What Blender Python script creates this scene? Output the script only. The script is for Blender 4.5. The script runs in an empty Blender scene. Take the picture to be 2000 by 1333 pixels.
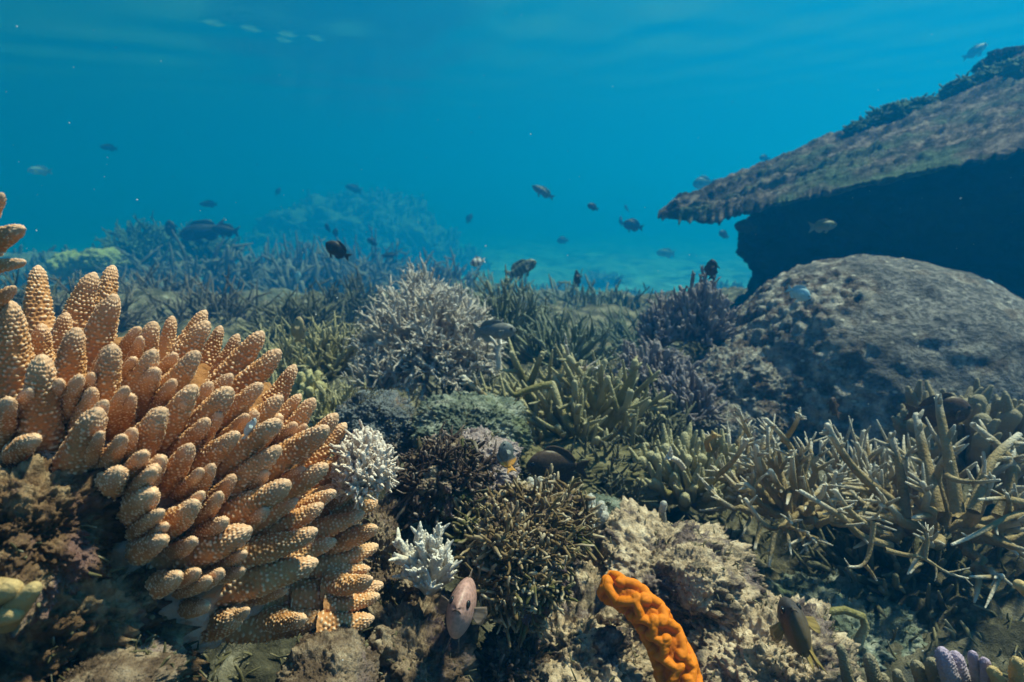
import bpy, math, random
import numpy as np
from math import radians, sin, cos, pi
from mathutils import Matrix, Vector

# ------------------------------------------------------------------ camera, light, exposure
scene = bpy.context.scene
COL = scene.collection
S = 0.818 / 1000.0                       # metres per photo pixel at one metre of depth
PITCH = radians(12.0)
CAM = np.array([0.0, 0.0, 0.60])
FWD = np.array([0.0, cos(PITCH), -sin(PITCH)])
UPV = np.array([0.0, sin(PITCH), cos(PITCH)])
RGT = np.array([1.0, 0.0, 0.0])

cam_data = bpy.data.cameras.new('camera')
cam = bpy.data.objects.new('camera', cam_data)
COL.objects.link(cam)
cam.location = CAM
cam.rotation_euler = (pi / 2 - PITCH, 0, 0)
cam_data.sensor_width = 36.0
cam_data.lens = 18.0 / 0.818
cam_data.clip_start = 0.02
cam_data.clip_end = 300.0
cam_data.dof.use_dof = True
cam_data.dof.focus_distance = 0.62
cam_data.dof.aperture_fstop = 8.0
scene.camera = cam

SUN_EL, SUN_AZ = radians(62.0), radians(66.0)      # azimuth from +Y (view direction) towards +X
world = bpy.data.worlds.new('World')
scene.world = world
world.use_nodes = True
wn = world.node_tree
wn.nodes.clear()
w_out = wn.nodes.new('ShaderNodeOutputWorld')
w_bg = wn.nodes.new('ShaderNodeBackground')
w_sky = wn.nodes.new('ShaderNodeTexSky')
w_sky.sky_type = 'NISHITA'
w_sky.sun_disc = False
w_sky.sun_elevation = SUN_EL
w_sky.sun_rotation = SUN_AZ
w_bg.inputs['Strength'].default_value = 0.05
wn.links.new(w_sky.outputs[0], w_bg.inputs['Color'])
wn.links.new(w_bg.outputs[0], w_out.inputs['Surface'])

sun_data = bpy.data.lights.new('sun', 'SUN')
sun_data.energy = 5.0
sun_data.angle = radians(4.0)
sun_data.color = (1.0, 0.83, 0.62)
sun = bpy.data.objects.new('sun', sun_data)
COL.objects.link(sun)
sdir = Vector((sin(SUN_AZ) * cos(SUN_EL), cos(SUN_AZ) * cos(SUN_EL), sin(SUN_EL)))
sun.rotation_euler = (-sdir).to_track_quat('-Z', 'Y').to_euler()

scene.view_settings.view_transform = 'Standard'
scene.view_settings.look = 'None'
scene.view_settings.exposure = 0.92
scene.view_settings.gamma = 1.0
scene.cycles.max_bounces = 6
scene.cycles.diffuse_bounces = 2
scene.cycles.glossy_bounces = 2
scene.cycles.transparent_max_bounces = 8
scene.cycles.volume_bounces = 1
scene.cycles.use_denoising = True

# ------------------------------------------------------------------ helpers: maths
rng = np.random.default_rng(11)

def P(px, py, d):
    """world point seen at photo pixel (px, py) at depth d"""
    return CAM + d * (FWD + (px - 1000.0) * S * RGT + (666.5 - py) * S * UPV)

def nrm(v):
    v = np.asarray(v, float)
    return v / (np.linalg.norm(v, axis=-1, keepdims=True) + 1e-12)

_G = np.array([[1,1,0],[-1,1,0],[1,-1,0],[-1,-1,0],[1,0,1],[-1,0,1],[1,0,-1],[-1,0,-1],
               [0,1,1],[0,-1,1],[0,1,-1],[0,-1,-1],[1,1,0],[-1,1,0],[0,-1,1],[0,-1,-1]], float)

def _hash(ix, iy, iz, seed):
    h = (ix.astype(np.int64) * 374761393 + iy.astype(np.int64) * 668265263 + iz.astype(np.int64) * 2147483647 + seed * 974634777) & 0xFFFFFFFF
    h = ((h ^ (h >> 13)) * 1274126177) & 0xFFFFFFFF
    h = ((h ^ (h >> 16)) * 2246822519) & 0xFFFFFFFF
    return (h ^ (h >> 15)) & 0xFFFFFFFF

def perlin(p, seed=0):
    p = np.asarray(p, float)
    i = np.floor(p).astype(np.int64)
    f = p - i
    w = f * f * f * (f * (f * 6 - 15) + 10)
    out = np.zeros(len(p))
    for cx in (0, 1):
        for cy in (0, 1):
            for cz in (0, 1):
                g = _G[_hash(i[:, 0] + cx, i[:, 1] + cy, i[:, 2] + cz, seed) % 16]
                dd = f - np.array([cx, cy, cz])
                wt = (w[:, 0] if cx else 1 - w[:, 0]) * (w[:, 1] if cy else 1 - w[:, 1]) * (w[:, 2] if cz else 1 - w[:, 2])
                out += wt * (g * dd).sum(1)
    return out

def fbm(p, octv=4, seed=0, gain=0.5, lac=2.03):
    out = np.zeros(len(p)); a = 1.0; q = np.asarray(p, float)
    for o in range(octv):
        out += a * perlin(q, seed + o * 17)
        q = q * lac + 3.1; a *= gain
    return out

def worley(p, seed=0):
    p = np.asarray(p, float)
    i = np.floor(p).astype(np.int64)
    f1 = np.full(len(p), 9.0)
    for cx in (-1, 0, 1):
        for cy in (-1, 0, 1):
            for cz in (-1, 0, 1):
                a, b, c = i[:, 0] + cx, i[:, 1] + cy, i[:, 2] + cz
                h = _hash(a, b, c, seed)
                pt = np.stack([a + (h & 1023) / 1023.0, b + ((h >> 10) & 1023) / 1023.0, c + ((h >> 20) & 1023) / 1023.0], 1)
                f1 = np.minimum(f1, np.linalg.norm(pt - p, axis=1))
    return f1

# ------------------------------------------------------------------ helpers: meshes and objects
class MB:
    """collects geometry, then links it as ONE mesh object"""
    def __init__(self):
        self.v, self.q, self.t, self.a, self.b, self.n = [], [], [], [], [], 0
    def add(self, v, q=None, t=None, a=None, b=None):
        v = np.asarray(v, float)
        self.v.append(v)
        if q is not None and len(q): self.q.append(np.asarray(q, np.int64) + self.n)
        if t is not None and len(t): self.t.append(np.asarray(t, np.int64) + self.n)
        self.a.append(np.zeros(len(v)) if a is None else np.broadcast_to(np.asarray(a, float), (len(v),)))
        self.b.append(np.zeros(len(v)) if b is None else np.broadcast_to(np.asarray(b, float), (len(v),)))
        self.n += len(v)
    def build(self, name, mat, parent=None, origin=None, smooth=True):
        v = np.concatenate(self.v)
        if parent is not None:
            base = np.array(WORLD_LOC[parent.name])
        else:
            base = np.array(origin) if origin is not None else np.array([v[:, 0].mean(), v[:, 1].mean(), v[:, 2].min()])
        v = v - base
        me = bpy.data.meshes.new(name)
        q = np.concatenate(self.q) if self.q else np.zeros((0, 4), np.int64)
        t = np.concatenate(self.t) if self.t else np.zeros((0, 3), np.int64)
        me.vertices.add(len(v)); me.vertices.foreach_set('co', v.astype(np.float32).ravel())
        me.loops.add(q.size + t.size)
        me.loops.foreach_set('vertex_index', np.concatenate([q.ravel(), t.ravel()]).astype(np.int32))
        me.polygons.add(len(q) + len(t))
        ls = np.concatenate([np.arange(len(q)) * 4, q.size + np.arange(len(t)) * 3]).astype(np.int32)
        me.polygons.foreach_set('loop_start', ls)
        me.polygons.foreach_set('use_smooth', np.full(len(ls), smooth))
        me.update(calc_edges=True)
        for nm, arr in (('mask', self.a), ('tip', self.b)):
            at = me.attributes.new(nm, 'FLOAT', 'POINT')
            at.data.foreach_set('value', np.concatenate(arr).astype(np.float32))
        me.materials.append(mat)
        o = bpy.data.objects.new(name, me)
        COL.objects.link(o)
        if parent is not None:
            o.parent = parent
        else:
            o.location = base
        WORLD_LOC[o.name] = tuple(base)
        return o

WORLD_LOC = {}

def tag(o, label=None, cat=None, group=None, kind=None):
    if label: o['label'] = label
    if cat: o['category'] = cat
    if group: o['group'] = group
    if kind: o['kind'] = kind
    return o

def empty(name, loc, label, cat, group=None):
    o = bpy.data.objects.new(name, None)
    COL.objects.link(o)
    o.location = loc
    o.empty_display_size = 0.05
    WORLD_LOC[o.name] = tuple(loc)
    return tag(o, label, cat, group)

def tube(mb, pts, rad, k=7, m0=0.0, t0=0.0, t1=1.0, rough=0.0, close_base=False):
    pts = np.asarray(pts, float); rad = np.asarray(rad, float)
    n = len(pts)
    tan = np.gradient(pts, axis=0); tan = nrm(tan)
    # rounded tip
    e, r = pts[-1], rad[-1]
    ang = np.radians([35, 62, 82])
    pts = np.concatenate([pts, e + tan[-1] * (r * np.sin(ang))[:, None]])
    rad = np.concatenate([rad, r * np.cos(ang)])
    tan = np.concatenate([tan, np.repeat(tan[-1:], 3, 0)])
    tt = np.concatenate([np.linspace(t0, t1, n), np.full(3, t1)])
    ref = np.array([0.31, 0.82, 0.48]); 
    if abs(np.dot(ref, tan[0])) > 0.9: ref = np.array([1.0, 0, 0])
    u = np.empty_like(pts)
    cur = ref
    for i in range(len(pts)):
        cur = cur - tan[i] * np.dot(cur, tan[i]); cur = cur / (np.linalg.norm(cur) + 1e-9)
        u[i] = cur
    w = np.cross(tan, u)
    th = np.linspace(0, 2 * pi, k, endpoint=False)
    R = np.repeat(rad[:, None], k, 1)
    if rough:
        R = R * (1 + rough * rng.standard_normal(R.shape))
    ring = pts[:, None, :] + R[:, :, None] * (np.cos(th)[None, :, None] * u[:, None, :] + np.sin(th)[None, :, None] * w[:, None, :])
    m = len(pts)
    v = ring.reshape(-1, 3)
    idx = np.arange(m * k).reshape(m, k)
    a = idx[:-1]; b = np.roll(idx[:-1], -1, 1); c = np.roll(idx[1:], -1, 1); d = idx[1:]
    q = np.stack([a, b, c, d], -1).reshape(-1, 4)
    v = np.concatenate([v, (e + tan[-1] * r)[None]])
    last = idx[-1]
    t = np.stack([last, np.roll(last, -1), np.full(k, m * k)], -1)
    tp = np.concatenate([np.repeat(tt, k), [t1]])
    mb.add(v, q, t, a=m0, b=tp)

def sphere_mesh(nu, nv):
    """unit sphere grid"""
    th = np.linspace(0, 2 * pi, nu, endpoint=False)
    ph = np.linspace(-pi / 2, pi / 2, nv + 2)[1:-1]
    T, H = np.meshgrid(th, ph)
    v = np.stack([np.cos(T) * np.cos(H), np.sin(T) * np.cos(H), np.sin(H)], -1).reshape(-1, 3)
    idx = np.arange(nu * nv).reshape(nv, nu)
    a = idx[:-1]; b = np.roll(a, -1, 1); d = idx[1:]; c = np.roll(d, -1, 1)
    q = np.stack([a, b, c, d], -1).reshape(-1, 4)
    n = nu * nv
    v = np.concatenate([v, [[0, 0, -1], [0, 0, 1]]])
    t = np.concatenate([np.stack([np.roll(idx[0], -1), idx[0], np.full(nu, n)], -1), np.stack([idx[-1], np.roll(idx[-1], -1), np.full(nu, n + 1)], -1)])
    return v, q, t

def ico(sub):
    t = (1 + 5 ** .5) / 2
    v = [(-1,t,0),(1,t,0),(-1,-t,0),(1,-t,0),(0,-1,t),(0,1,t),(0,-1,-t),(0,1,-t),(t,0,-1),(t,0,1),(-t,0,-1),(-t,0,1)]
    f = np.array([(0,11,5),(0,5,1),(0,1,7),(0,7,10),(0,10,11),(1,5,9),(5,11,4),(11,10,2),(10,7,6),(7,1,8),(3,9,4),(3,4,2),(3,2,6),(3,6,8),(3,8,9),(4,9,5),(2,4,11),(6,2,10),(8,6,7),(9,8,1)])
    v = nrm(np.array(v, float))
    for _ in range(sub):
        e = np.concatenate([f[:, [0, 1]], f[:, [1, 2]], f[:, [2, 0]]])
        e.sort(axis=1)
        ue, inv = np.unique(e, axis=0, return_inverse=True)
        inv = inv.ravel()
        mid = nrm(v[ue[:, 0]] + v[ue[:, 1]])
        m = inv.reshape(3, -1) + len(v)
        v = np.concatenate([v, mid])
        f = np.concatenate([np.stack([f[:, 0], m[0], m[2]], 1), np.stack([f[:, 1], m[1], m[0]], 1), np.stack([f[:, 2], m[2], m[1]], 1), np.stack([m[0], m[1], m[2]], 1)])
    return v, f
ICO = {s: ico(s) for s in (1, 3, 5, 6)}

# ------------------------------------------------------------------ materials
def newmat(name):
    m = bpy.data.materials.new(name)
    m.use_nodes = True
    nt = m.node_tree
    bs = nt.nodes['Principled BSDF']
    bs.inputs['Specular IOR Level'].default_value = 0.12
    return m, nt, bs

def N(nt, typ, **kw):
    n = nt.nodes.new(typ)
    for k, v in kw.items():
        if k.startswith('i_'):
            n.inputs[k[2:].replace('_', ' ')].default_value = v
        else:
            setattr(n, k, v)
    return n

def ramp(nt, fac, stops):
    r = nt.nodes.new('ShaderNodeValToRGB')
    el = r.color_ramp.elements
    while len(el) < len(stops): el.new(0.5)
    for e, (p, c) in zip(el, stops):
        e.position = p; e.color = (c[0], c[1], c[2], 1)
    nt.links.new(fac, r.inputs[0])
    return r.outputs[0]

def mix(nt, fac, a, b):
    m = nt.nodes.new('ShaderNodeMix'); m.data_type = 'RGBA'
    for sock, val in ((m.inputs[0], fac), (m.inputs[6], a), (m.inputs[7], b)):
        if isinstance(val, bpy.types.NodeSocket): nt.links.new(val, sock)
        elif isinstance(val, (int, float)): sock.default_value = val
        else: sock.default_value = (*val, 1)
    return m.outputs[2]

def maprange(nt, val, a, b, c=0.0, d=1.0):
    m = N(nt, 'ShaderNodeMapRange'); m.inputs[1].default_value = a; m.inputs[2].default_value = b
    m.inputs[3].default_value = c; m.inputs[4].default_value = d
    nt.links.new(val, m.inputs[0]); return m.outputs[0]

def crust(name, stops, scale=30.0, patch=None, patch_scale=8.0, patch_at=(0.52, 0.6), fine=220.0, bump=0.6, dist=0.004, rough=0.85, tip=None, tip_at=(0.6, 1.0), mask=None, stretch=None, pits=None):
    """mottled mineral or coral skin: noise palette, patches of a second palette, grain bump"""
    m, nt, bs = newmat(name)
    tc = N(nt, 'ShaderNodeTexCoord').outputs['Object']
    if stretch:
        mp = N(nt, 'ShaderNodeMapping'); mp.inputs['Scale'].default_value = stretch
        nt.links.new(tc, mp.inputs[0]); tc = mp.outputs[0]
    n1 = N(nt, 'ShaderNodeTexNoise', i_Scale=scale, i_Detail=7.0, i_Roughness=0.68); nt.links.new(tc, n1.inputs['Vector'])
    col = ramp(nt, n1.outputs['Fac'], stops)
    if patch:
        n2 = N(nt, 'ShaderNodeTexNoise', i_Scale=patch_scale, i_Detail=6.0, i_Roughness=0.62); nt.links.new(tc, n2.inputs['Vector'])
        n3 = N(nt, 'ShaderNodeTexNoise', i_Scale=scale * 1.7, i_Detail=6.0, i_Roughness=0.7); nt.links.new(tc, n3.inputs['Vector'])
        pc = ramp(nt, n3.outputs['Fac'], patch)
        col = mix(nt, maprange(nt, n2.outputs['Fac'], *patch_at), col, pc)
    if mask:
        at = N(nt, 'ShaderNodeAttribute', attribute_name='mask')
        col = mix(nt, at.outputs['Fac'], col, mask)
    if tip:
        at = N(nt, 'ShaderNodeAttribute', attribute_name='tip')
        col = mix(nt, maprange(nt, at.outputs['Fac'], *tip_at), col, tip)
    nt.links.new(col, bs.inputs['Base Color'])
    bs.inputs['Roughness'].default_value = rough
    nf = N(nt, 'ShaderNodeTexNoise', i_Scale=fine, i_Detail=5.0, i_Roughness=0.7); nt.links.new(tc, nf.inputs['Vector'])
    h = nf.outputs['Fac']
    if pits:
        vo = N(nt, 'ShaderNodeTexVoronoi', i_Scale=pits); nt.links.new(tc, vo.inputs['Vector'])
        ad = N(nt, 'ShaderNodeMath', operation='MULTIPLY_ADD'); nt.links.new(vo.outputs['Distance'], ad.inputs[0]); ad.inputs[1].default_value = -0.8
        nt.links.new(h, ad.inputs[2]); h = ad.outputs[0]
    bp = N(nt, 'ShaderNodeBump', i_Strength=bump, i_Distance=dist); nt.links.new(h, bp.inputs['Height'])
    nt.links.new(bp.outputs[0], bs.inputs['Normal'])
    return m

M = {}
# knobbly finger coral: brown-orange skin, paler cups, pale growing tips
m, nt, bs = newmat('finger coral skin')
tc = N(nt, 'ShaderNodeTexCoord').outputs['Object']
n1 = N(nt, 'ShaderNodeTexNoise', i_Scale=28.0, i_Detail=5.0); nt.links.new(tc, n1.inputs['Vector'])
skin = ramp(nt, n1.outputs['Fac'], [(0.3, (0.38, 0.165, 0.06)), (0.52, (0.56, 0.27, 0.11)), (0.75, (0.65, 0.36, 0.17))])
am = N(nt, 'ShaderNodeAttribute', attribute_name='mask').outputs['Fac']
at_ = N(nt, 'ShaderNodeAttribute', attribute_name='tip').outputs['Fac']
skin = mix(nt, maprange(nt, am, 0.5, 1.1, 0.0, 0.85), skin, (0.92, 0.70, 0.50))
skin = mix(nt, maprange(nt, at_, 0.72, 1.0, 0.0, 0.5), skin, (0.86, 0.60, 0.44))
nt.links.new(skin, bs.inputs['Base Color'])
nf = N(nt, 'ShaderNodeTexNoise', i_Scale=700.0, i_Detail=3.0); nt.links.new(tc, nf.inputs['Vector'])
bp = N(nt, 'ShaderNodeBump', i_Strength=0.35, i_Distance=0.0012); nt.links.new(nf.outputs['Fac'], bp.inputs['Height'])
nt.links.new(bp.outputs[0], bs.inputs['Normal'])
bs.inputs['Roughness'].default_value = 0.55
bs.inputs['Specular IOR Level'].default_value = 0.2
M['finger'] = m
M['finger_base'] = crust('finger coral base', [(0.3, (0.22, 0.09, 0.03)), (0.6, (0.42, 0.20, 0.08))], 30, mask=(0.74, 0.64, 0.58), bump=0.9, fine=260, dist=0.004, pits=120)
M['dead'] = crust('dead coral rock', [(0.3, (0.045, 0.025, 0.016)), (0.48, (0.16, 0.095, 0.055)), (0.58, (0.36, 0.25, 0.15)), (0.72, (0.58, 0.46, 0.32))], 22,
                  patch=[(0.35, (0.10, 0.045, 0.04)), (0.65, (0.30, 0.19, 0.17))], patch_scale=16, fine=160, dist=0.006, bump=0.9, pits=90)
M['rock'] = crust('pale reef rock', [(0.30, (0.05, 0.045, 0.045)), (0.42, (0.20, 0.16, 0.12)), (0.50, (0.50, 0.365, 0.25)), (0.66, (0.82, 0.655, 0.48))], 34,
                  patch=[(0.38, (0.035, 0.024, 0.022)), (0.55, (0.20, 0.145, 0.135)), (0.72, (0.44, 0.36, 0.30))], patch_scale=15, patch_at=(0.53, 0.58), fine=170, dist=0.007, bump=1.0, pits=70)
M['rock_dark'] = crust('brown crusted rock', [(0.32, (0.03, 0.02, 0.014)), (0.46, (0.15, 0.10, 0.07)), (0.56, (0.33, 0.245, 0.175)), (0.7, (0.60, 0.49, 0.37))], 28,
                  patch=[(0.35, (0.07, 0.045, 0.055)), (0.65, (0.24, 0.16, 0.17))], patch_scale=14, fine=200, dist=0.006, bump=1.0, pits=110)
M['rock_green'] = crust('algae dusted rock', [(0.3, (0.04, 0.05, 0.04)), (0.48, (0.16, 0.19, 0.15)), (0.6, (0.34, 0.36, 0.30)), (0.75, (0.62, 0.58, 0.50))], 24,
                  patch=[(0.35, (0.10, 0.13, 0.07)), (0.65, (0.26, 0.28, 0.18))], patch_scale=9, fine=120, dist=0.01, bump=1.0, pits=60)
M['rock_round'] = crust('brown and blue grey lump', [(0.3, (0.07, 0.075, 0.09)), (0.5, (0.18, 0.20, 0.22)), (0.7, (0.32, 0.34, 0.34))], 30,
                  patch=[(0.35, (0.15, 0.09, 0.06)), (0.65, (0.34, 0.22, 0.15))], patch_scale=7, fine=150, dist=0.008, bump=1.0, pits=90)
M['algae'] = crust('brown algae fronds', [(0.3, (0.06, 0.038, 0.018)), (0.5, (0.18, 0.12, 0.06)), (0.7, (0.34, 0.25, 0.14))], 35, tip=(0.58, 0.47, 0.33), tip_at=(0.55, 1.15), patch=[(0.4, (0.07, 0.07, 0.025)), (0.7, (0.16, 0.15, 0.06))], patch_scale=14, fine=500, dist=0.002)
M['algae_dark'] = crust('purple brown algae fronds', [(0.3, (0.02, 0.013, 0.012)), (0.5, (0.06, 0.04, 0.035)), (0.7, (0.13, 0.09, 0.07))], 35, tip=(0.34, 0.27, 0.23), tip_at=(0.6, 1.2), patch=[(0.4, (0.05, 0.055, 0.02)), (0.7, (0.12, 0.13, 0.05))], patch_scale=12, fine=500, dist=0.002)
M['pink'] = crust('pinkish grey crust', [(0.32, (0.16, 0.12, 0.12)), (0.5, (0.42, 0.33, 0.33)), (0.7, (0.70, 0.60, 0.60))], 60, fine=250, dist=0.006, bump=1.0, pits=140)
M['white'] = crust('bleached coral', [(0.3, (0.50, 0.40, 0.30)), (0.6, (0.76, 0.68, 0.58))], 40, fine=420, dist=0.003, bump=1.0, rough=0.6, tip=(0.84, 0.78, 0.71), pits=260)
def coralmat(key, c0, c1, c2, tip, tip_at=(0.6, 1.1), fine=420, dist=0.003, scale=20):
    M[key] = crust(key.replace('_', ' '), [(0.32, c0), (0.5, c1), (0.7, c2)], scale, tip=tip, tip_at=tip_at, fine=fine, dist=dist, bump=0.8, pits=fine * 0.55)
coralmat('olive_staghorn', (0.112, 0.103, 0.0374), (0.234, 0.205, 0.0842), (0.356, 0.319, 0.169), (0.486, 0.439, 0.29))
coralmat('tan_staghorn', (0.168, 0.118, 0.056), (0.325, 0.241, 0.129), (0.448, 0.358, 0.224), (0.739, 0.694, 0.616), (0.66, 1.1))
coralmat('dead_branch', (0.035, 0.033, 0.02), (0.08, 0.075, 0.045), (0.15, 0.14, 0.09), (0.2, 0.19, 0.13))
coralmat('pale_staghorn', (0.312, 0.242, 0.195), (0.468, 0.382, 0.32), (0.562, 0.491, 0.429), (0.663, 0.616, 0.569))
coralmat('grey_staghorn', (0.049, 0.042, 0.0315), (0.112, 0.0945, 0.0735), (0.203, 0.175, 0.14), (0.294, 0.259, 0.224), scale=6)
coralmat('green_staghorn', (0.066, 0.0858, 0.0528), (0.132, 0.158, 0.099), (0.211, 0.238, 0.165), (0.297, 0.317, 0.251))
coralmat('mauve_coral', (0.08, 0.06, 0.068), (0.16, 0.12, 0.132), (0.248, 0.2, 0.216), (0.368, 0.32, 0.328))
coralmat('knob_coral', (0.088, 0.068, 0.04), (0.192, 0.152, 0.092), (0.288, 0.24, 0.16), (0.352, 0.304, 0.216))
coralmat('grey_finger', (0.16, 0.15, 0.12), (0.30, 0.28, 0.24), (0.42, 0.40, 0.36), (0.52, 0.50, 0.46))
coralmat('yellow_coral', (0.18, 0.15, 0.04), (0.36, 0.30, 0.10), (0.46, 0.40, 0.17), (0.5, 0.45, 0.25))
coralmat('violet_finger', (0.20, 0.16, 0.17), (0.34, 0.28, 0.29), (0.46, 0.38, 0.38), (0.56, 0.44, 0.62))
coralmat('amber_finger', (0.26, 0.16, 0.06), (0.42, 0.27, 0.11), (0.52, 0.36, 0.18), (0.66, 0.48, 0.24))
M['orange'] = crust('orange sponge', [(0.3, (0.55, 0.13, 0.006)), (0.5, (0.78, 0.22, 0.010)), (0.75, (0.85, 0.33, 0.05))], 40, fine=600, dist=0.0012, bump=0.5, rough=0.5)
M['blush_white'] = crust('blush bleached coral', [(0.3, (0.55, 0.38, 0.28)), (0.6, (0.82, 0.66, 0.55))], 40, fine=420, dist=0.003, bump=1.0, rough=0.6, tip=(0.90, 0.78, 0.69), pits=260)
M['orange_deep'] = crust('orange sponge body', [(0.3, (0.40, 0.085, 0.005)), (0.55, (0.60, 0.16, 0.008)), (0.75, (0.74, 0.27, 0.03))], 60, mask=(0.72, 0.20, 0.012), fine=800, dist=0.001, bump=0.6, rough=0.55)
M['plate'] = crust('table coral top', [(0.38, (0.03, 0.033, 0.027)), (0.48, (0.10, 0.082, 0.07)), (0.57, (0.26, 0.20, 0.17)), (0.68, (0.40, 0.34, 0.30))], 12, stretch=(.75, 1, 1.3),
                   patch=[(0.35, (0.04, 0.075, 0.05)), (0.65, (0.15, 0.21, 0.13))], patch_scale=2.6, patch_at=(0.5, 0.62), fine=70, dist=0.03, bump=1.0, tip=(0.30, 0.24, 0.21), tip_at=(0.4, 1.4))
M['outcrop'] = crust('shade black reef wall', [(0.35, (0.012, 0.014, 0.015)), (0.55, (0.03, 0.03, 0.03)), (0.75, (0.06, 0.055, 0.05))], 6, fine=40, dist=0.03)  # near-black palette carries the shade of the hollow under the table coral
M['algae_green'] = crust('green algae mat', [(0.35, (0.03, 0.06, 0.03)), (0.55, (0.08, 0.13, 0.07)), (0.75, (0.16, 0.22, 0.13))], 12, fine=80, dist=0.02, tip=(0.20, 0.25, 0.16))
M['mound'] = crust('far coral mound', [(0.34, (0.10, 0.10, 0.08)), (0.5, (0.26, 0.25, 0.2)), (0.68, (0.5, 0.46, 0.38))], 3.2, fine=14, dist=0.1, bump=1.0)
M['yellow_far'] = crust('yellowish far coral', [(0.34, (0.22, 0.2, 0.07)), (0.6, (0.5, 0.45, 0.2))], 14, fine=50, dist=0.03)
M['turf'] = crust('turf algae', [(0.34, (0.05, 0.045, 0.02)), (0.5, (0.13, 0.115, 0.06)), (0.7, (0.25, 0.215, 0.13))], 9, fine=400, dist=0.002, tip=(0.34, 0.29, 0.2), tip_at=(0.6, 1.3))

# massive coral: meandering ridges over a domed head, left flank overgrown
m, nt, bs = newmat('massive coral skin')
tc = N(nt, 'ShaderNodeTexCoord').outputs['Object']
mp = N(nt, 'ShaderNodeMapping'); mp.inputs['Scale'].default_value = (0.85, 0.85, 1.35); nt.links.new(tc, mp.inputs[0])
nz = N(nt, 'ShaderNodeTexNoise', i_Scale=14.0, i_Detail=3.0); nt.links.new(mp.outputs[0], nz.inputs['Vector'])
dv = N(nt, 'ShaderNodeVectorMath', operation='MULTIPLY_ADD'); nt.links.new(nz.outputs['Color'], dv.inputs[0]); dv.inputs[1].default_value = (0.03,) * 3
nt.links.new(mp.outputs[0], dv.inputs[2])
vo = N(nt, 'ShaderNodeTexNoise', i_Scale=75.0, i_Detail=2.5, i_Roughness=0.6); nt.links.new(dv.outputs[0], vo.inputs['Vector'])
ridge = maprange(nt, vo.outputs['Fac'], 0.40, 0.58)
n1 = N(nt, 'ShaderNodeTexNoise', i_Scale=9.0, i_Detail=7.0, i_Roughness=0.7); nt.links.new(tc, n1.inputs['Vector'])
ca = ramp(nt, n1.outputs['Fac'], [(0.3, (0.09, 0.082, 0.08)), (0.48, (0.19, 0.175, 0.17)), (0.62, (0.31, 0.285, 0.275)), (0.72, (0.52, 0.465, 0.43))])
col = mix(nt, maprange(nt, ridge, 0.0, 1.0, 0.75, 0.0), ca, (0.055, 0.055, 0.06))
n2 = N(nt, 'ShaderNodeTexNoise', i_Scale=17.0, i_Detail=8.0, i_Roughness=0.75); nt.links.new(tc, n2.inputs['Vector'])
cb = ramp(nt, n2.outputs['Fac'], [(0.36, (0.045, 0.038, 0.036)), (0.46, (0.16, 0.115, 0.095)), (0.53, (0.30, 0.275, 0.25)), (0.66, (0.66, 0.58, 0.50))])
am = N(nt, 'ShaderNodeAttribute', attribute_name='mask').outputs['Fac']
col = mix(nt, am, col, cb)
vw = N(nt, 'ShaderNodeTexVoronoi', i_Scale=17.0); nt.links.new(tc, vw.inputs['Vector'])
col = mix(nt, maprange(nt, vw.outputs['Distance'], .10, .20, .8, 0.0), col, (0.04, 0.035, 0.035))
vs = N(nt, 'ShaderNodeTexVoronoi', i_Scale=23.0); nt.links.new(mp.outputs[0], vs.inputs['Vector'])
col = mix(nt, maprange(nt, vs.outputs['Distance'], .06, .16, .7, 0.0), col, (0.75, 0.68, 0.58))
nt.links.new(col, bs.inputs['Base Color'])
bp = N(nt, 'ShaderNodeBump', i_Strength=0.8, i_Distance=0.007); nt.links.new(ridge, bp.inputs['Height'])
bp2 = N(nt, 'ShaderNodeBump', i_Strength=0.8, i_Distance=0.02); nt.links.new(n2.outputs['Fac'], bp2.inputs['Height']); nt.links.new(bp.outputs[0], bp2.inputs['Normal'])
nt.links.new(bp2.outputs[0], bs.inputs['Normal'])
bs.inputs['Roughness'].default_value = 0.8
M['massive'] = m

# seabed: rubble and turf near, pale sand far
m, nt, bs = newmat('seabed')
tc = N(nt, 'ShaderNodeTexCoord').outputs['Object']
n1 = N(nt, 'ShaderNodeTexNoise', i_Scale=14.0, i_Detail=8.0, i_Roughness=0.7); nt.links.new(tc, n1.inputs['Vector'])
ca = ramp(nt, n1.outputs['Fac'], [(0.34, (0.03, 0.028, 0.02)), (0.48, (0.10, 0.09, 0.06)), (0.58, (0.24, 0.21, 0.15)), (0.72, (0.48, 0.43, 0.34))])
n2 = N(nt, 'ShaderNodeTexNoise', i_Scale=1.1, i_Detail=5.0, i_Roughness=0.6); nt.links.new(tc, n2.inputs['Vector'])
cs = ramp(nt, n2.outputs['Fac'], [(0.36, (0.07, 0.085, 0.07)), (0.5, (0.28, 0.33, 0.29)), (0.65, (0.50, 0.56, 0.50))])
am = N(nt, 'ShaderNodeAttribute', attribute_name='mask').outputs['Fac']
nt.links.new(mix(nt, am, ca, cs), bs.inputs['Base Color'])
nf = N(nt, 'ShaderNodeTexNoise', i_Scale=90.0, i_Detail=6.0, i_Roughness=0.7); nt.links.new(tc, nf.inputs['Vector'])
bp = N(nt, 'ShaderNodeBump', i_Strength=1.0, i_Distance=0.012); nt.links.new(nf.outputs['Fac'], bp.inputs['Height'])
nt.links.new(bp.outputs[0], bs.inputs['Normal'])
bs.inputs['Roughness'].default_value = 0.9
M['seabed'] = m

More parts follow.
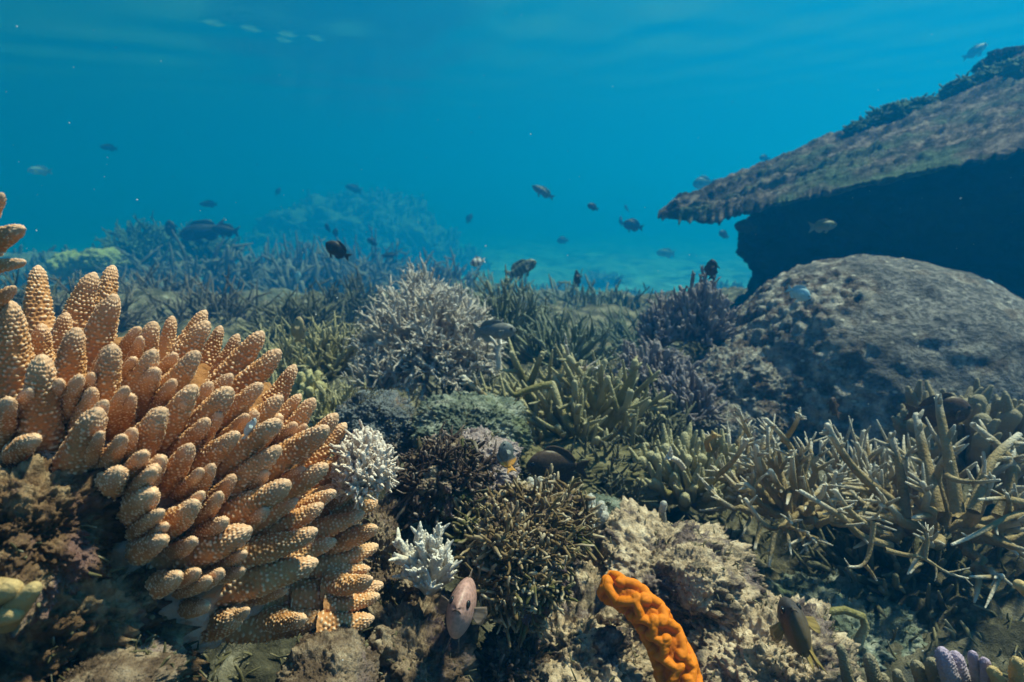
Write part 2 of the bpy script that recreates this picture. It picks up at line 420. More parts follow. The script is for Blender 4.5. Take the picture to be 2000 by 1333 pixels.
# water surface seen from below: mirror beyond the critical angle, clear above it
m = bpy.data.materials.new('water surface'); m.use_nodes = True
nt = m.node_tree; nt.nodes.clear()
out = N(nt, 'ShaderNodeOutputMaterial')
tc = N(nt, 'ShaderNodeTexCoord').outputs['Object']
mp = N(nt, 'ShaderNodeMapping'); mp.inputs['Scale'].default_value = (1.0, 1.6, 1.0); nt.links.new(tc, mp.inputs[0])
nz = N(nt, 'ShaderNodeTexNoise', i_Scale=2.6, i_Detail=5.0, i_Roughness=0.55); nt.links.new(mp.outputs[0], nz.inputs['Vector'])
bp = N(nt, 'ShaderNodeBump', i_Strength=0.10, i_Distance=0.05); nt.links.new(nz.outputs['Fac'], bp.inputs['Height'])
fr = N(nt, 'ShaderNodeFresnel'); fr.inputs['IOR'].default_value = 1.33; pass
gl = N(nt, 'ShaderNodeBsdfGlossy'); gl.inputs['Roughness'].default_value = 0.18; gl.inputs['Color'].default_value = (0.72, 0.78, 0.83, 1); nt.links.new(bp.outputs[0], gl.inputs['Normal'])
tr = N(nt, 'ShaderNodeBsdfTransparent'); tr.inputs['Color'].default_value = (0.97, 0.99, 1, 1)
ms = N(nt, 'ShaderNodeMixShader')
nt.links.new(fr.outputs[0], ms.inputs[0]); nt.links.new(tr.outputs[0], ms.inputs[1]); nt.links.new(gl.outputs[0], ms.inputs[2])
nt.links.new(ms.outputs[0], out.inputs['Surface'])
M['surface'] = m

# the water itself
m = bpy.data.materials.new('sea water'); m.use_nodes = True
nt = m.node_tree; nt.nodes.clear()
out = N(nt, 'ShaderNodeOutputMaterial')
pv = N(nt, 'ShaderNodeVolumePrincipled')
pv.inputs['Color'].default_value = (0.002, 0.27, 0.75, 1)
pv.inputs['Density'].default_value = 0.098
pv.inputs['Absorption Color'].default_value = (0.0, 0.30, 0.40, 1)
pv.inputs['Anisotropy'].default_value = 0.55
nt.links.new(pv.outputs[0], out.inputs['Volume'])
M['water'] = m

def flat(name, col, rough=0.5, spec=0.2, noise=None):
    m, nt, bs = newmat(name)
    if noise:
        tc = N(nt, 'ShaderNodeTexCoord').outputs['Object']
        n1 = N(nt, 'ShaderNodeTexNoise', i_Scale=noise[1], i_Detail=4.0); nt.links.new(tc, n1.inputs['Vector'])
        nt.links.new(ramp(nt, n1.outputs['Fac'], [(0.35, col), (0.65, noise[0])]), bs.inputs['Base Color'])
    else:
        bs.inputs['Base Color'].default_value = (*col, 1)
    bs.inputs['Roughness'].default_value = rough
    bs.inputs['Specular IOR Level'].default_value = spec
    return m
M['speck'] = flat('drifting specks', (0.85, 0.85, 0.85), 0.4)
M['eye'] = flat('fish eye', (0.01, 0.01, 0.012), 0.15, 0.5)
M['eye_ring'] = flat('fish eye ring', (0.22, 0.12, 0.08), 0.3)

# ------------------------------------------------------------------ the setting
SURF = 3.9
def ground_z(x, y):
    p = np.stack([x, y, np.zeros_like(x)], 1)
    far = np.clip((y - 3.0) / 15.0, 0, 1); far = far * far * (3 - 2 * far)
    near = 1 - far
    z = 0.10 * fbm(p * 1.6, 3, 5) * (0.35 + near)
    z += near * (0.055 * np.abs(fbm(p * 6.0, 4, 9)) - 0.045 * np.clip(0.42 - worley(p * 7.0, 3), 0, 1))
    z += near * 0.012 * fbm(p * 40.0, 3, 21)
    # shaded gully between the foreground rock and the staghorn thickets
    return z - 0.02 - 2.4 * far + 0.42 * far * fbm(p * 0.22, 3, 31)
ya = np.concatenate([np.linspace(-1.0, 0.25, 10)[:-1], np.linspace(0.25, 1.7, 210)[:-1], np.linspace(1.7, 5.0, 130)[:-1], np.geomspace(5.0, 112, 150)])
xs = np.linspace(-1, 1, 361); xs = np.sign(xs) * np.abs(xs) ** 1.25
Y, X = np.meshgrid(ya, xs, indexing='ij')
X = X * (1.35 + np.clip(Y, 0, None) * 1.25)
v = np.stack([X.ravel(), Y.ravel(), ground_z(X.ravel(), Y.ravel())], 1)
i = np.arange(len(ya) * len(xs)).reshape(len(ya), len(xs))
q = np.stack([i[:-1, :-1], i[:-1, 1:], i[1:, 1:], i[1:, :-1]], -1).reshape(-1, 4)
mb = MB(); mb.add(v, q, a=np.clip((v[:, 1] - 8.5 + 4 * fbm(v * .45, 3, 2)) / 2.0, 0, 1))
tag(mb.build('seabed', M['seabed'], origin=(0, 0, 0)), kind='structure', label='rubble and pale sand sea floor running out to blue water')

ys = np.concatenate([np.linspace(-6, 11.5, 110)[:-1], np.linspace(11.5, 14.3, 100)[:-1], np.linspace(14.3, 62, 260)[:-1], np.geomspace(62, 112, 30)])
xs = np.concatenate([-np.geomspace(14, 125, 24)[::-1], np.linspace(-14, -6.0, 70)[1:-1], np.linspace(-6.0, -3.2, 120), np.linspace(-3.2, 14, 130)[1:-1], np.geomspace(14, 125, 24)])
Y, X = np.meshgrid(ys, xs, indexing='ij')
Z = SURF + 0.0 * X
for k in range(9):
    a = rng.uniform(-1.1, 1.1) + pi / 2; L = rng.uniform(1.0, 4.0); amp = 0.0036 * L
    Z = Z + amp * np.sin(2 * pi / L * (X * cos(a) + Y * sin(a)) + rng.uniform(0, 6.28)) * np.exp(-np.clip(Y - 12, 0, None) / 7)
# a few steep wavelets that let slivers of sky through
for (wx, wy, wl, am) in ((-4.35, 13.1, .40, .06), (-4.9, 12.7, .35, .05), (-5.4, 12.3, .45, .055), (-3.9, 13.4, .35, .035), (-4.6, 13.6, .35, .04)):
    Z = Z + am * np.sin(2 * pi / wl * ((X - wx) * .35 + (Y - wy))) * np.exp(-(((X - wx) / .13) ** 2 + ((Y - wy) / .20) ** 2))
v = np.stack([X.ravel(), Y.ravel(), Z.ravel()], 1)
i = np.arange(len(ys) * len(xs)).reshape(len(ys), len(xs))
q = np.stack([i[:-1, :-1], i[:-1, 1:], i[1:, 1:], i[1:, :-1]], -1).reshape(-1, 4)
mb = MB(); mb.add(v, q)
tag(mb.build('water_surface', M['surface'], origin=(0, 0, SURF)), kind='structure', label='rippled underside of the sea surface overhead')

def box(name, lo, hi, mat):
    v = np.array([(x, y, z) for z in (lo[2], hi[2]) for y in (lo[1], hi[1]) for x in (lo[0], hi[0])], float)
    q = [(0, 2, 3, 1), (4, 5, 7, 6), (0, 1, 5, 4), (2, 6, 7, 3), (0, 4, 6, 2), (1, 3, 7, 5)]
    mb = MB(); mb.add(v, q)
    return mb.build(name, mat, origin=(0, 0, 0), smooth=False)
tag(box('haze', (-130, -7, -5.0), (130, 115, SURF + 0.4), M['water']), kind='stuff', label='blue sea water fading everything with distance')

# ------------------------------------------------------------------ rocks
def blob(mb, c, r, sub=6, amp=0.25, f=2.2, seed=0, knob=0.0, knob_f=6.0, fine=0.03, flatten=None, mask=None):
    """displaced ellipsoid in world axes; c centre, r radii"""
    v, t = ICO[sub]
    r = np.asarray(r, float)
    w = v * r / r.max()
    dsp = amp * fbm(w * f + seed * 7.3, 4, seed)
    if knob:
        dsp = dsp + knob * (0.55 - worley(w * knob_f + seed * 3.7, seed + 5))
    dsp = dsp + fine * (1.6 * np.abs(fbm(w * f * 6 + seed, 4, seed + 2, gain=0.62)) - 1.1 * np.clip(.45 - worley(w * f * 9 + seed, seed + 8), 0, 1))
    p = v * (1 + dsp)[:, None] * r + np.asarray(c)
    mb.add(p, None, t, a=0 if mask is None else mask(p))
    return p

def rock(label, px, py, d, wpx, hpx, rd, mat, sub=6, amp=0.28, f=2.0, seed=0, knob=0.12, knob_f=5.0, fine=0.085, cat='rock', group='reef rocks in the foreground', name='reef_rock', fuzz=True):
    c = P(px, py, d)
    r = (wpx * S * d, rd, hpx * S * d)
    mb = MB(); p = blob(mb, c, r, sub, amp, f, seed, knob, knob_f, fine)
    o = tag(mb.build(name, M[mat]), label, cat, group)
    if fuzz:
        mb = MB()
        area = float(r[0] * r[2]); nf = int(np.clip(area * 60000, 90, 800))
        hot = fbm(p * 22 + seed, 3, seed + 40)
        idx = rng.choice(np.where(hot > -.05)[0], nf)
        for i in idx:
            nn = nrm((p[i] - c) / np.asarray(r) ** 2)
            if nn @ FWD > .5: continue
            if rng.random() < .85:                                   # turf threads
                dr = nrm(nn + rng.standard_normal(3) * .8); L = rng.uniform(.003, .010); w = rng.uniform(.0005, .0011)
                tube(mb, [p[i] - nn * .001, p[i] + dr * L * .5, p[i] + dr * L + rng.standard_normal(3) * L * .35], [w, w, w * .6], 5, t0=0, t1=rng.uniform(.3, 1.2), rough=.1)
            else:                                                   # barnacle-like nubs
                w = rng.uniform(.0008, .0022); tube(mb, [p[i] - nn * w, p[i] + nn * w * .3], [w * 1.2, w], 8, t0=.3, t1=rng.uniform(.6, 1.3), rough=.14)
        mb.build('turf', M['turf'], o)['kind'] = 'stuff'
    return o

rock('dark brown dead coral rock under the orange brown finger coral', 40, 1268, 0.475, 290, 262, 0.10, 'dead', seed=3, amp=0.3, knob=0.16, f=2.2)
rock('brown dead knob of coral at the left edge, on the dark brown rock', 50, 1040, 0.43, 155, 125, 0.06, 'dead', seed=4, amp=0.35, knob=0.2, f=2.2)
rock('brownish crusted rock bulging below the lowest finger coral branches', 640, 1350, 0.56, 90, 105, 0.06, 'rock_dark', seed=5, amp=0.2, knob=.08, fine=.05)
rock('mauve brown crusted rock between white coral and bottom edge', 800, 1330, 0.68, 125, 150, 0.11, 'rock_dark', seed=8, amp=0.34, knob=0.2)
rock('pale knobbly rock with a dark hollow above the orange sponge', 1275, 1135, 0.85, 180, 105, 0.11, 'rock', seed=12, amp=0.36, knob=0.28, knob_f=4.0)
rock('rounded pale lobe of rock right of the orange sponge', 1355, 1130, 0.78, 62, 58, 0.045, 'rock', seed=14, amp=0.2, knob=0.1, sub=5)
rock('sandy mottled rock left of the orange sponge', 1130, 1300, 0.78, 160, 150, 0.13, 'rock', seed=19, amp=0.32, knob=0.2)
rock('speckled pink cream rock in the bottom right foreground', 1490, 1330, 0.74, 165, 130, 0.11, 'rock', seed=23, amp=0.28, knob=0.16)
rock('dim green grey rubble mound behind the speckled pink cream rock', 1640, 1270, 0.95, 210, 110, 0.13, 'rock_green', seed=27, amp=0.3)
rock('pale green grey boulder behind the dark algae clump', 915, 840, 1.15, 110, 62, 0.11, 'rock_green', seed=31, amp=0.22)
rock('round brown and blue grey lump left of the pale green grey boulder', 735, 835, 1.15, 75, 65, 0.08, 'rock_round', seed=36, amp=0.16, knob=0.12)
rock('small tan knob on top of the round brown and blue grey lump', 712, 778, 1.13, 22, 14, 0.02, 'rock_round', seed=37, amp=0.16, sub=5)
rock('pinkish grey crusted ridge behind the dark algae clump', 935, 915, 0.86, 75, 62, 0.06, 'pink', seed=41, amp=0.3, knob=0.25)
rock('small pale stone between the pink ridge and brown algae clump', 1010, 985, 0.82, 45, 38, 0.035, 'rock', seed=44, amp=0.2, sub=5)
rock('yellowish algae covered stone under the pink sponge fingers', 1175, 1010, 0.92, 55, 32, 0.04, 'rock_green', seed=46, amp=0.25, sub=5)
rock('dim green rubble heap below the central olive staghorn', 1080, 930, 1.16, 200, 48, 0.12, 'turf', seed=48, amp=0.4, knob=.3)
rock('shaded rubble rock beneath the tan staghorn thicket', 1700, 1110, 1.25, 330, 90, 0.16, 'rock_dark', seed=52, amp=0.3)
rock('brown crusted ledge under the finger coral tips and white coral', 745, 1120, 0.74, 70, 130, 0.07, 'rock_dark', seed=55, amp=0.3, knob=0.2)
rock('blurred tan stone at the bottom left edge', 210, 1345, 0.40, 110, 30, 0.04, 'rock_dark', seed=58, amp=0.25)

# ------------------------------------------------------------------ foreground finger coral
def finger(B, T, R, curve=0.0, seed=0, bumps=16, nk=64, taper=0.66, n0=None):
    B = np.asarray(B, float); T = np.asarray(T, float)
    L = np.linalg.norm(T - B); ax = (T - B) / L
    side = nrm(np.cross(ax, rng.standard_normal(3)))
    ctrl = (B + T) / 2 + side * curve * L
    if n0 is not None: ctrl = ctrl + n0 * 0.10 * L
    nl = int(np.clip(L / R * 21, 50, 130))
    t = 1 - (1 - np.linspace(0, 1, nl)) ** 1.25
    c = ((1 - t) ** 2)[:, None] * B + (2 * t * (1 - t))[:, None] * ctrl + (t ** 2)[:, None] * T
    tan = nrm(np.gradient(c, axis=0))
    u = nrm(np.cross(tan, np.array([0.3, 0.2, 0.93]))); w = np.cross(tan, u)
    rl = min(0.4, 0.95 * R / L)                        # rounded tip length
    rad = R * (1 - taper * t ** 1.15) * (1 + 0.10 * np.exp(-t * 8))
    x = np.clip((t - (1 - rl)) / rl, 0, 1); rad = rad * np.clip(1 - x ** 2.0, 0.0006, 1) ** 0.55
    th = np.linspace(0, 2 * pi, nk, endpoint=False)
    s = t * L
    pitch = 2 * pi * R * 0.72 / bumps * 0.98
    SS, TH = np.meshgrid(s, th, indexing='ij')
    h = np.zeros_like(SS)
    row0 = np.floor(SS / pitch)
    for dr in (-1, 0, 1):
        row = row0 + dr
        off = 0.5 * (row % 2)
        cell0 = np.round(TH / (2 * pi) * bumps - off)
        for dc in (-0, ):
            cell = cell0 + dc
            hsh = _hash(row.ravel().astype(np.int64), (cell % bumps).ravel().astype(np.int64), np.zeros(row.size, np.int64), seed).reshape(row.shape)
            j1 = ((hsh & 255) / 255.0 - 0.5) * 0.42; j2 = (((hsh >> 8) & 255) / 255.0 - 0.5) * 0.42; sz = 0.62 + 0.62 * ((hsh >> 16) & 255) / 255.0
            da = (TH / (2 * pi) * bumps - off - cell - j1)
            ds = (SS / pitch - row - j2)
            dd = np.sqrt(da ** 2 + ds ** 2) / (0.46 * sz)
            h = np.maximum(h, np.clip(1 - dd ** 2, 0, 1) ** 0.7 * sz)
    grow = (np.clip(1.2 - 0.75 * t, 0.3, 1) * np.clip(rad / R * 2.2, 0.12, 1))[:, None]
    H = h * R * 0.13 * grow
    low = R * 0.17 * perlin(np.stack([np.cos(TH).ravel() * 1.2 + seed, np.sin(TH).ravel() * 1.2, SS.ravel() / R * 0.7], 1), seed).reshape(SS.shape)
    rr = (rad[:, None] + H + low * (rad / R)[:, None])
    v = c[:, None, :] + rr[..., None] * (np.cos(TH)[..., None] * u[:, None, :] + np.sin(TH)[..., None] * w[:, None, :]) + (H * 0.55)[..., None] * tan[:, None, :]
    idx = np.arange(nl * nk).reshape(nl, nk)
    a = idx[:-1]; b = np.roll(a, -1, 1); d = idx[1:]; cc = np.roll(d, -1, 1)
    q = np.stack([a, b, cc, d], -1).reshape(-1, 4)
    vv = np.concatenate([v.reshape(-1, 3), [c[-1] + tan[-1] * R * 0.01]])
    tt = np.stack([idx[-1], np.roll(idx[-1], -1), np.full(nk, nl * nk)], -1)
    mb = MB()
    mb.add(vv, q, tt, a=np.concatenate([h.ravel(), [0]]), b=np.concatenate([np.repeat(t, nk), [1]]))
    return mb

EC = np.array([(190 - 1000) * S * 0.60, (666.5 - 985) * S * 0.60, 0.60])       # colony ellipsoid, camera axes
ER = np.array([415 * S * 0.60, 325 * S * 0.60, 0.19])
def cam2w(q): 
    q = np.asarray(q, float)
    return CAM + q[..., 0:1] * RGT + q[..., 1:2] * UPV + q[..., 2:3] * FWD
def hit(px, py):
    r = np.array([(px - 1000) * S, (666.5 - py) * S, 1.0])
    a = ((r / ER) ** 2).sum(); b = -2 * (r * EC / ER ** 2).sum(); c = ((EC / ER) ** 2).sum() - 1
    disc = b * b - 4 * a * c
    d = (-b - math.sqrt(disc)) / (2 * a) if disc > 0 else -b / (2 * a)
    pt = r * d
    n = nrm((pt - EC) / ER ** 2)
    return pt, n, d

FING = [  # tip x, y, base x, y, width
 (75,518,66,640,66),(186,532,112,680,74),(222,518,196,650,60),(226,575,150,720,82),(22,588,18,770,92),(82,632,70,730,62),(152,640,128,780,78),
 (222,672,180,830,82),(82,692,66,870,96),(272,640,240,700,55),(302,628,262,735,64),(337,617,322,700,46),(403,606,345,700,54),(408,628,325,735,70),
 (432,636,405,710,46),(466,652,432,730,44),(514,647,435,750,68),(547,683,450,775,70),(577,712,535,800,54),(302,683,238,800,70),(388,687,295,800,72),
 (322,798,248,915,86),(196,798,128,935,96),(382,752,310,860,76),(452,758,362,865,80),(512,750,430,840,60),(552,774,460,850,64),(588,770,540,850,46),
 (614,778,552,880,58),(659,808,580,900,60),(676,826,610,920,54),(642,834,505,935,76),(712,870,605,960,54),(722,894,615,985,52),(548,822,420,940,74),
 (466,846,365,930,66),(548,872,432,970,72),(640,908,515,995,70),(656,960,545,1030,56),(727,944,620,1020,54),(566,940,425,1025,84),(582,974,505,1040,60),
 (632,984,515,1070,64),(712,1000,590,1062,58),(620,1034,480,1105,70),(492,1032,325,1120,98),(657,1054,550,1120,58),(739,1064,620,1130,54),(622,1096,450,1175,88),
 (662,1104,580,1160,50),(724,1110,655,1130,40),(642,1122,520,1190,68),(749,1140,600,1195,60),(698,1208,580,1240,60),(622,1216,480,1245,78),
 (374,868,316,960,66),(384,980,318,1040,70),(416,908,380,980,52),(458,928,408,1010,56),(234,918,186,960,82),(300,962,252,1010,86),(322,1052,270,1090,70),
 (350,1122,286,1170,66),(404,1182,360,1215,54),(470,1200,412,1255,86),(76,856,0,890,62),(20,780,-30,860,70),(118,742,60,800,60),(262,700,236,760,48),
 (340,742,300,800,50),(430,806,380,880,52),(500,802,455,880,50),(598,830,560,890,42),(596,915,540,960,46),(520,920,470,980,48),(480,1080,420,1120,46),
 (560,1150,500,1190,50),(690,960,640,1000,40),(60,760,20,820,60),(262,838,230,900,54),(430,962,390,1030,50),(-20,640,-40,740,70),(130,610,100,690,56),
]
colony = empty('finger_coral', tuple(cam2w(EC + np.array([0, -ER[1], 0]))), 'large orange brown finger coral colony with beaded branches at the left', 'coral')
# base tissue
v, t = ICO[6]
vc = EC + v * ER * (1 + 0.05 * fbm(v * 3, 4, 4) + 0.03 * fbm(v * 16, 4, 5))[:, None] * 1.0
pxv = vc[:, 0] / vc[:, 2] / S + 1000; pyv = 666.5 - vc[:, 1] / vc[:, 2] / S
edge = np.array([(130, 880), (190, 895), (245, 950), (290, 1050), (315, 1110), (345, 1190), (420, 1255), (560, 1250)], float)
dist = np.full(len(vc), 1e9)
for a, b in zip(edge[:-1], edge[1:]):
    ab = b - a; pa = np.stack([pxv, pyv], 1) - a
    s_ = np.clip((pa @ ab) / (ab @ ab), 0, 1)
    dist = np.minimum(dist, np.linalg.norm(pa - s_[:, None] * ab, axis=1))
wm = np.clip(1.7 - dist / 50 + 0.5 * fbm(v * 9, 3, 8), 0, 1) * .7
mb = MB(); mb.add(cam2w(vc), None, t, a=wm)
mb.build('base', M['finger_base'], colony)
# young fingers filling the gaps between the big ones, leaning the way their neighbours lean
FDIR = []
FA = np.array(FING, float)
tries = 0
while len(FING) < 138 and tries < 4000:
    tries += 1
    bx, by = rng.uniform(120, 690), rng.uniform(690, 1270)
    if by - 690 < (bx - 200) * .55 - 10 or by > 930 + (bx - 150) * 1.3: continue
    if np.hypot(FA[:, 2] - bx, FA[:, 3] - by).min() < 24 or np.hypot(FA[:, 0] - bx, FA[:, 1] - by).min() < 26: continue
    wt = 1 / (np.hypot(FA[:, 2] - bx, FA[:, 3] - by) + 20) ** 2
    vx, vy = ((FA[:, 0] - FA[:, 2]) * wt).sum() / wt.sum(), ((FA[:, 1] - FA[:, 3]) * wt).sum() / wt.sum()
    g = rng.uniform(.55, .95)
    FING.append((bx + vx * g, by + vy * g, bx, by, rng.uniform(42, 62)))
    FA = np.array(FING, float)
for k, (tx, ty, bx, by, w) in enumerate(FING):
    Bc, n, d = hit(bx, by)
    Bc = Bc - n * 0.02
    rt = np.array([(tx - 1000) * S, (666.5 - ty) * S, 1.0])
    # depth on the tip's line of sight that comes closest to the outward normal from the base
    w0 = -Bc
    aa, bb, cc = rt @ rt, rt @ n, 1.0
    d1 = ((bb * (n @ w0)) - (cc * (rt @ w0))) / (aa * cc - bb * bb + 1e-9)
    dt = np.clip(d1, d - 0.022, d + 0.035)
    if math.hypot(tx - bx, ty - by) * S * d < 0.036: dt = d - 0.034
    T = rt * dt
    R = w * 0.5 * S * (0.5 * (d + dt)) * 0.90
    mb = finger(cam2w(Bc), cam2w(T), R, curve=rng.uniform(-0.07, 0.07), seed=k + 1, nk=80, bumps=int(np.clip(round(18 * (w / 72) ** 0.5), 13, 21)), n0=nrm(cam2w(n) - CAM))
    mb.build('branch', M['finger'], colony)
    FDIR.append((bx, by, tx - bx, ty - by))
# nearer branches of the same colony that reach into the left edge of the picture
for k, (tx, ty, bx, by, w, dt, db) in enumerate([(48, 446, -60, 505, 62, .40, .42), (50, 512, -60, 530, 40, .40, .42), (6, 378, -60, 480, 50, .40, .42), (-60, 470, -110, 700, 110, .42, .46), (30, 560, -50, 620, 40, .44, .45)]):
    mb = finger(P(bx, by, db), P(tx, ty, dt), w * .5 * S * dt, 0.05, 300 + k, bumps=14)
    mb.build('branch', M['finger'], colony)
mb = MB(); 
for (tx, ty, bx, by, w) in [(25, 1150, -30, 1170, 55), (66, 1150, 10, 1215, 45), (30, 1200, -40, 1215, 45)]:
    tube(mb, [P(bx, by, .37), P((tx + bx) / 2, (ty + by) / 2 - 4, .365), P(tx, ty, .36)], np.array([w * .55, w * .5, w * .32]) * S * .36, 20, t0=.4, t1=1.0, rough=.02)
tag(mb.build('finger_coral', M['amber_finger']), 'blurred amber coral stub close to the lens at the lower left edge', 'coral')

# ------------------------------------------------------------------ branching corals
def branch_tubes(mb, pts, r0, r1, k, nsub, slen, sub2, up=0.25, tstart=0.35, rough=0.05, cluster=0, outw=None):
    """one main branch with its side branchlets"""
    pts = np.asarray(pts, float); n = len(pts)
    rad = np.linspace(r0, r1, n)
    tube(mb, pts, rad, k, t0=0.0, t1=1.0, rough=rough)
    L = np.linalg.norm(pts[-1] - pts[0])
    seg = nrm(np.gradient(pts, axis=0))
    for j in range(nsub + cluster):
        tpos = rng.uniform(tstart, 0.97) if j < nsub else rng.uniform(0.86, 1.0)
        f = tpos * (n - 1); i = min(int(f), n - 2); fr_ = f - i
        p = pts[i] * (1 - fr_) + pts[i + 1] * fr_; rr = np.interp(tpos, np.linspace(0, 1, n), rad)
        rd = rng.standard_normal(3); rd -= seg[i] * (rd @ seg[i]); rd = nrm(rd)
        dr = nrm(seg[i] * rng.uniform(.35, .9) + rd * rng.uniform(.6, 1.0) + np.array([0, 0, up]) + (0 if outw is None else outw * 0.3))
        ln = slen * rng.uniform(.55, 1.25) * (1.15 - 0.45 * tpos)
        if j >= nsub: ln *= 0.6
        bend = rng.standard_normal(3) * 0.12 + np.array([0, 0, up * 0.4])
        q = [p, p + dr * ln * .35, p + dr * ln * .7 + bend * ln * .25, p + dr * ln + bend * ln * .6]
        tube(mb, q, np.array([.85, .75, .58, .30]) * rr * 0.9, max(5, k - 1), t0=tpos * .7, t1=1.0, rough=rough)
        for _ in range(sub2 if rng.random() < .8 else 0):
            g = rng.uniform(.3, .95); pp = q[0] * (1 - g) + q[3] * g
            d2 = nrm(dr * .7 + rng.standard_normal(3) * .7 + np.array([0, 0, up]))
            l2 = ln * rng.uniform(.25, .5)
            tube(mb, [pp, pp + d2 * l2 * .55, pp + d2 * l2], np.array([.55, .46, .24]) * rr * 0.9, 5, t0=.7, t1=1.0, rough=rough)

def bush(name, label, px, py, d, rw, rh, rd, n, r0, mat, nsub=4, slen=0.05, sub2=1, zmin=-0.1, k=7, group=None, parts=True, rise=0.2, jit=0.035, r1f=0.55, spread=0.3, up=0.25, shell=(.78, 1.06), cluster=0, cat='coral', tstart=0.35, extra=(), front=None):
    k_far = 1.0 + .8 * min(1.0, max(0.0, d - 3.2) / 1.5)
    d, rd, r0, slen = d * k_far, rd * k_far, r0 * k_far, slen * k_far
    C = P(px, py, d)
    RX, RZ = rw * S * d, rh * S * d
    root = empty(name, tuple(C), label, cat, group) if parts else None
    allmb = MB()
    gold = pi * (3 - 5 ** .5)
    for i in range(n):
        z = zmin + (1 - zmin) * (i + .5) / n
        if front is not None and False: pass
        rr = math.sqrt(max(0, 1 - z * z)); a = i * gold + rng.uniform(-.3, .3)
        dr = np.array([rr * cos(a), rr * sin(a), z])
        T = C + dr * np.array([RX, rd, RZ]) * rng.uniform(*shell)
        st = C + np.array([dr[0] * RX, dr[1] * rd, 0]) * spread * rng.uniform(.6, 1.1) + np.array([0, 0, -0.01])
        v = T - st
        ctrl = st + v * 0.5 + np.array([0, 0, -rise * np.linalg.norm(v) * rr])
        ts = np.linspace(0, 1, 8)[:, None]
        pts = (1 - ts) ** 2 * st + 2 * ts * (1 - ts) * ctrl + ts ** 2 * T
        pts[1:-1] += rng.standard_normal((6, 3)) * jit * np.linalg.norm(v) * .6
        m = MB() if parts else allmb
        branch_tubes(m, pts, r0 * rng.uniform(.85, 1.2), r0 * r1f, k, nsub, slen, sub2, up, tstart, cluster=cluster, outw=dr)
        if parts: m.build('branch', M[mat], root)
    for (ppts, pd, w0, w1, ns, cl, pm) in extra:
        ppts = np.array(ppts, float)
        tt = np.linspace(0, 1, len(ppts)); tn = np.linspace(0, 1, max(8, 2 * len(ppts)))
        pp = np.stack([np.interp(tn, tt, ppts[:, 0]), np.interp(tn, tt, ppts[:, 1])], 1)
        for _ in range(2): pp[1:-1] = .25 * pp[:-2] + .5 * pp[1:-1] + .25 * pp[2:]
        dd = np.interp(tn, [0, 1], pd)
        pts = np.array([P(x, y, z) for (x, y), z in zip(pp, dd)])
        m = MB() if parts else allmb
        dm = float(np.mean(pd))
        branch_tubes(m, pts, w0 * S * dm, w1 * S * dm, 9, ns, 38 * S * dm, 0, 0.1, 0.45, cluster=cl)
        if parts: m.build('branch', M[pm or mat], root)
    if not parts:
        root = tag(allmb.build(name, M[mat], origin=tuple(C)), label, cat, group)
    return root

SG = 'staghorn thickets across the reef'
# pale dense bush in the middle
bush('staghorn_coral', 'pale pinkish dense staghorn bush at the middle of the reef', 838, 695, 1.75, 142, 150, 0.23, 150, 0.0068, 'pale_staghorn', nsub=11, slen=0.055, sub2=3, zmin=-0.3, k=6, group=SG, jit=0.05, up=0.06, rise=.0, tstart=.45, r1f=.7, shell=(.88, 1.04))
bush('staghorn_coral', 'upright pale sprig rising behind the pale dense staghorn bush', 822, 600, 1.95, 42, 95, 0.06, 14, 0.007, 'pale_staghorn', nsub=6, slen=0.05, sub2=2, zmin=.4, k=6, group=SG, up=0.4)
bush('staghorn_coral', 'grey green staghorn right behind the pale dense bush', 985, 690, 2.05, 105, 160, 0.2, 60, 0.0085, 'green_staghorn', nsub=5, slen=0.08, sub2=1, zmin=0.0, k=6, group=SG, up=0.35)
bush('staghorn_coral', 'loose pale spray low on the left of the pale dense bush', 745, 745, 1.62, 66, 75, 0.1, 18, 0.006, 'pale_staghorn', nsub=5, slen=0.05, sub2=1, zmin=-0.25, k=6, group=SG)
# central olive staghorn, main branches followed from the photograph
D = (1.34, 1.28)
ex = [([(1174,846),(1168,810),(1155,770),(1135,731),(1112,700)], D, 11, 6, 4, 2, None), ([(1174,846),(1188,803),(1224,764),(1238,735),(1240,708)], D, 11, 7, 3, 2, None),
      ([(1204,899),(1161,853),(1145,866),(1108,836),(1092,793),(1079,751)], (1.22, 1.25), 9, 7, 3, 0, None), ([(1079,751),(1026,760),(1009,777),(996,767),(985,745)], (1.25, 1.25), 7, 4, 1, 1, None),
      ([(1040,800),(1029,754),(1012,720),(1000,691)], D, 9, 6, 2, 1, None), ([(1029,770),(1045,725),(1059,691)], D, 8, 5, 1, 2, None),
      ([(1180,830),(1224,810),(1257,803),(1300,797)], D, 7, 4, 2, 0, None), ([(1240,815),(1260,803),(1296,767)], D, 6, 4, 2, 0, None), ([(1225,790),(1250,760),(1287,727)], D, 6, 4, 2, 0, None),
      ([(999,831),(978,810),(954,780),(930,759),(905,737)], (1.2, 1.18), 7, 5, 3, 3, 'tan_staghorn'), ([(1115,718),(1145,722),(1165,720)], D, 5, 3, 2, 2, 'pale_staghorn'), ([(1113,722),(1112,700),(1105,676)], D, 5, 3, 2, 1, 'pale_staghorn'),
      ([(976,722),(972,690),(978,672)], (1.3, 1.3), 6, 4, 1, 3, 'white')]
bush('staghorn_coral', 'olive fuzzy staghorn with thick arching branches in the centre foreground', 1135, 858, 1.34, 165, 165, 0.18, 44, 0.0105, 'olive_staghorn', nsub=4, slen=0.075, sub2=1, zmin=0.0, k=8, group=SG, extra=ex, r1f=.6, up=0.3)
bush('staghorn_coral', 'dull green staghorn fan with upright fingers before the sand patch', 1190, 655, 3.4, 85, 95, 0.18, 34, 0.0145, 'green_staghorn', nsub=4, slen=0.11, sub2=1, zmin=0.15, k=6, group=SG, up=0.7)
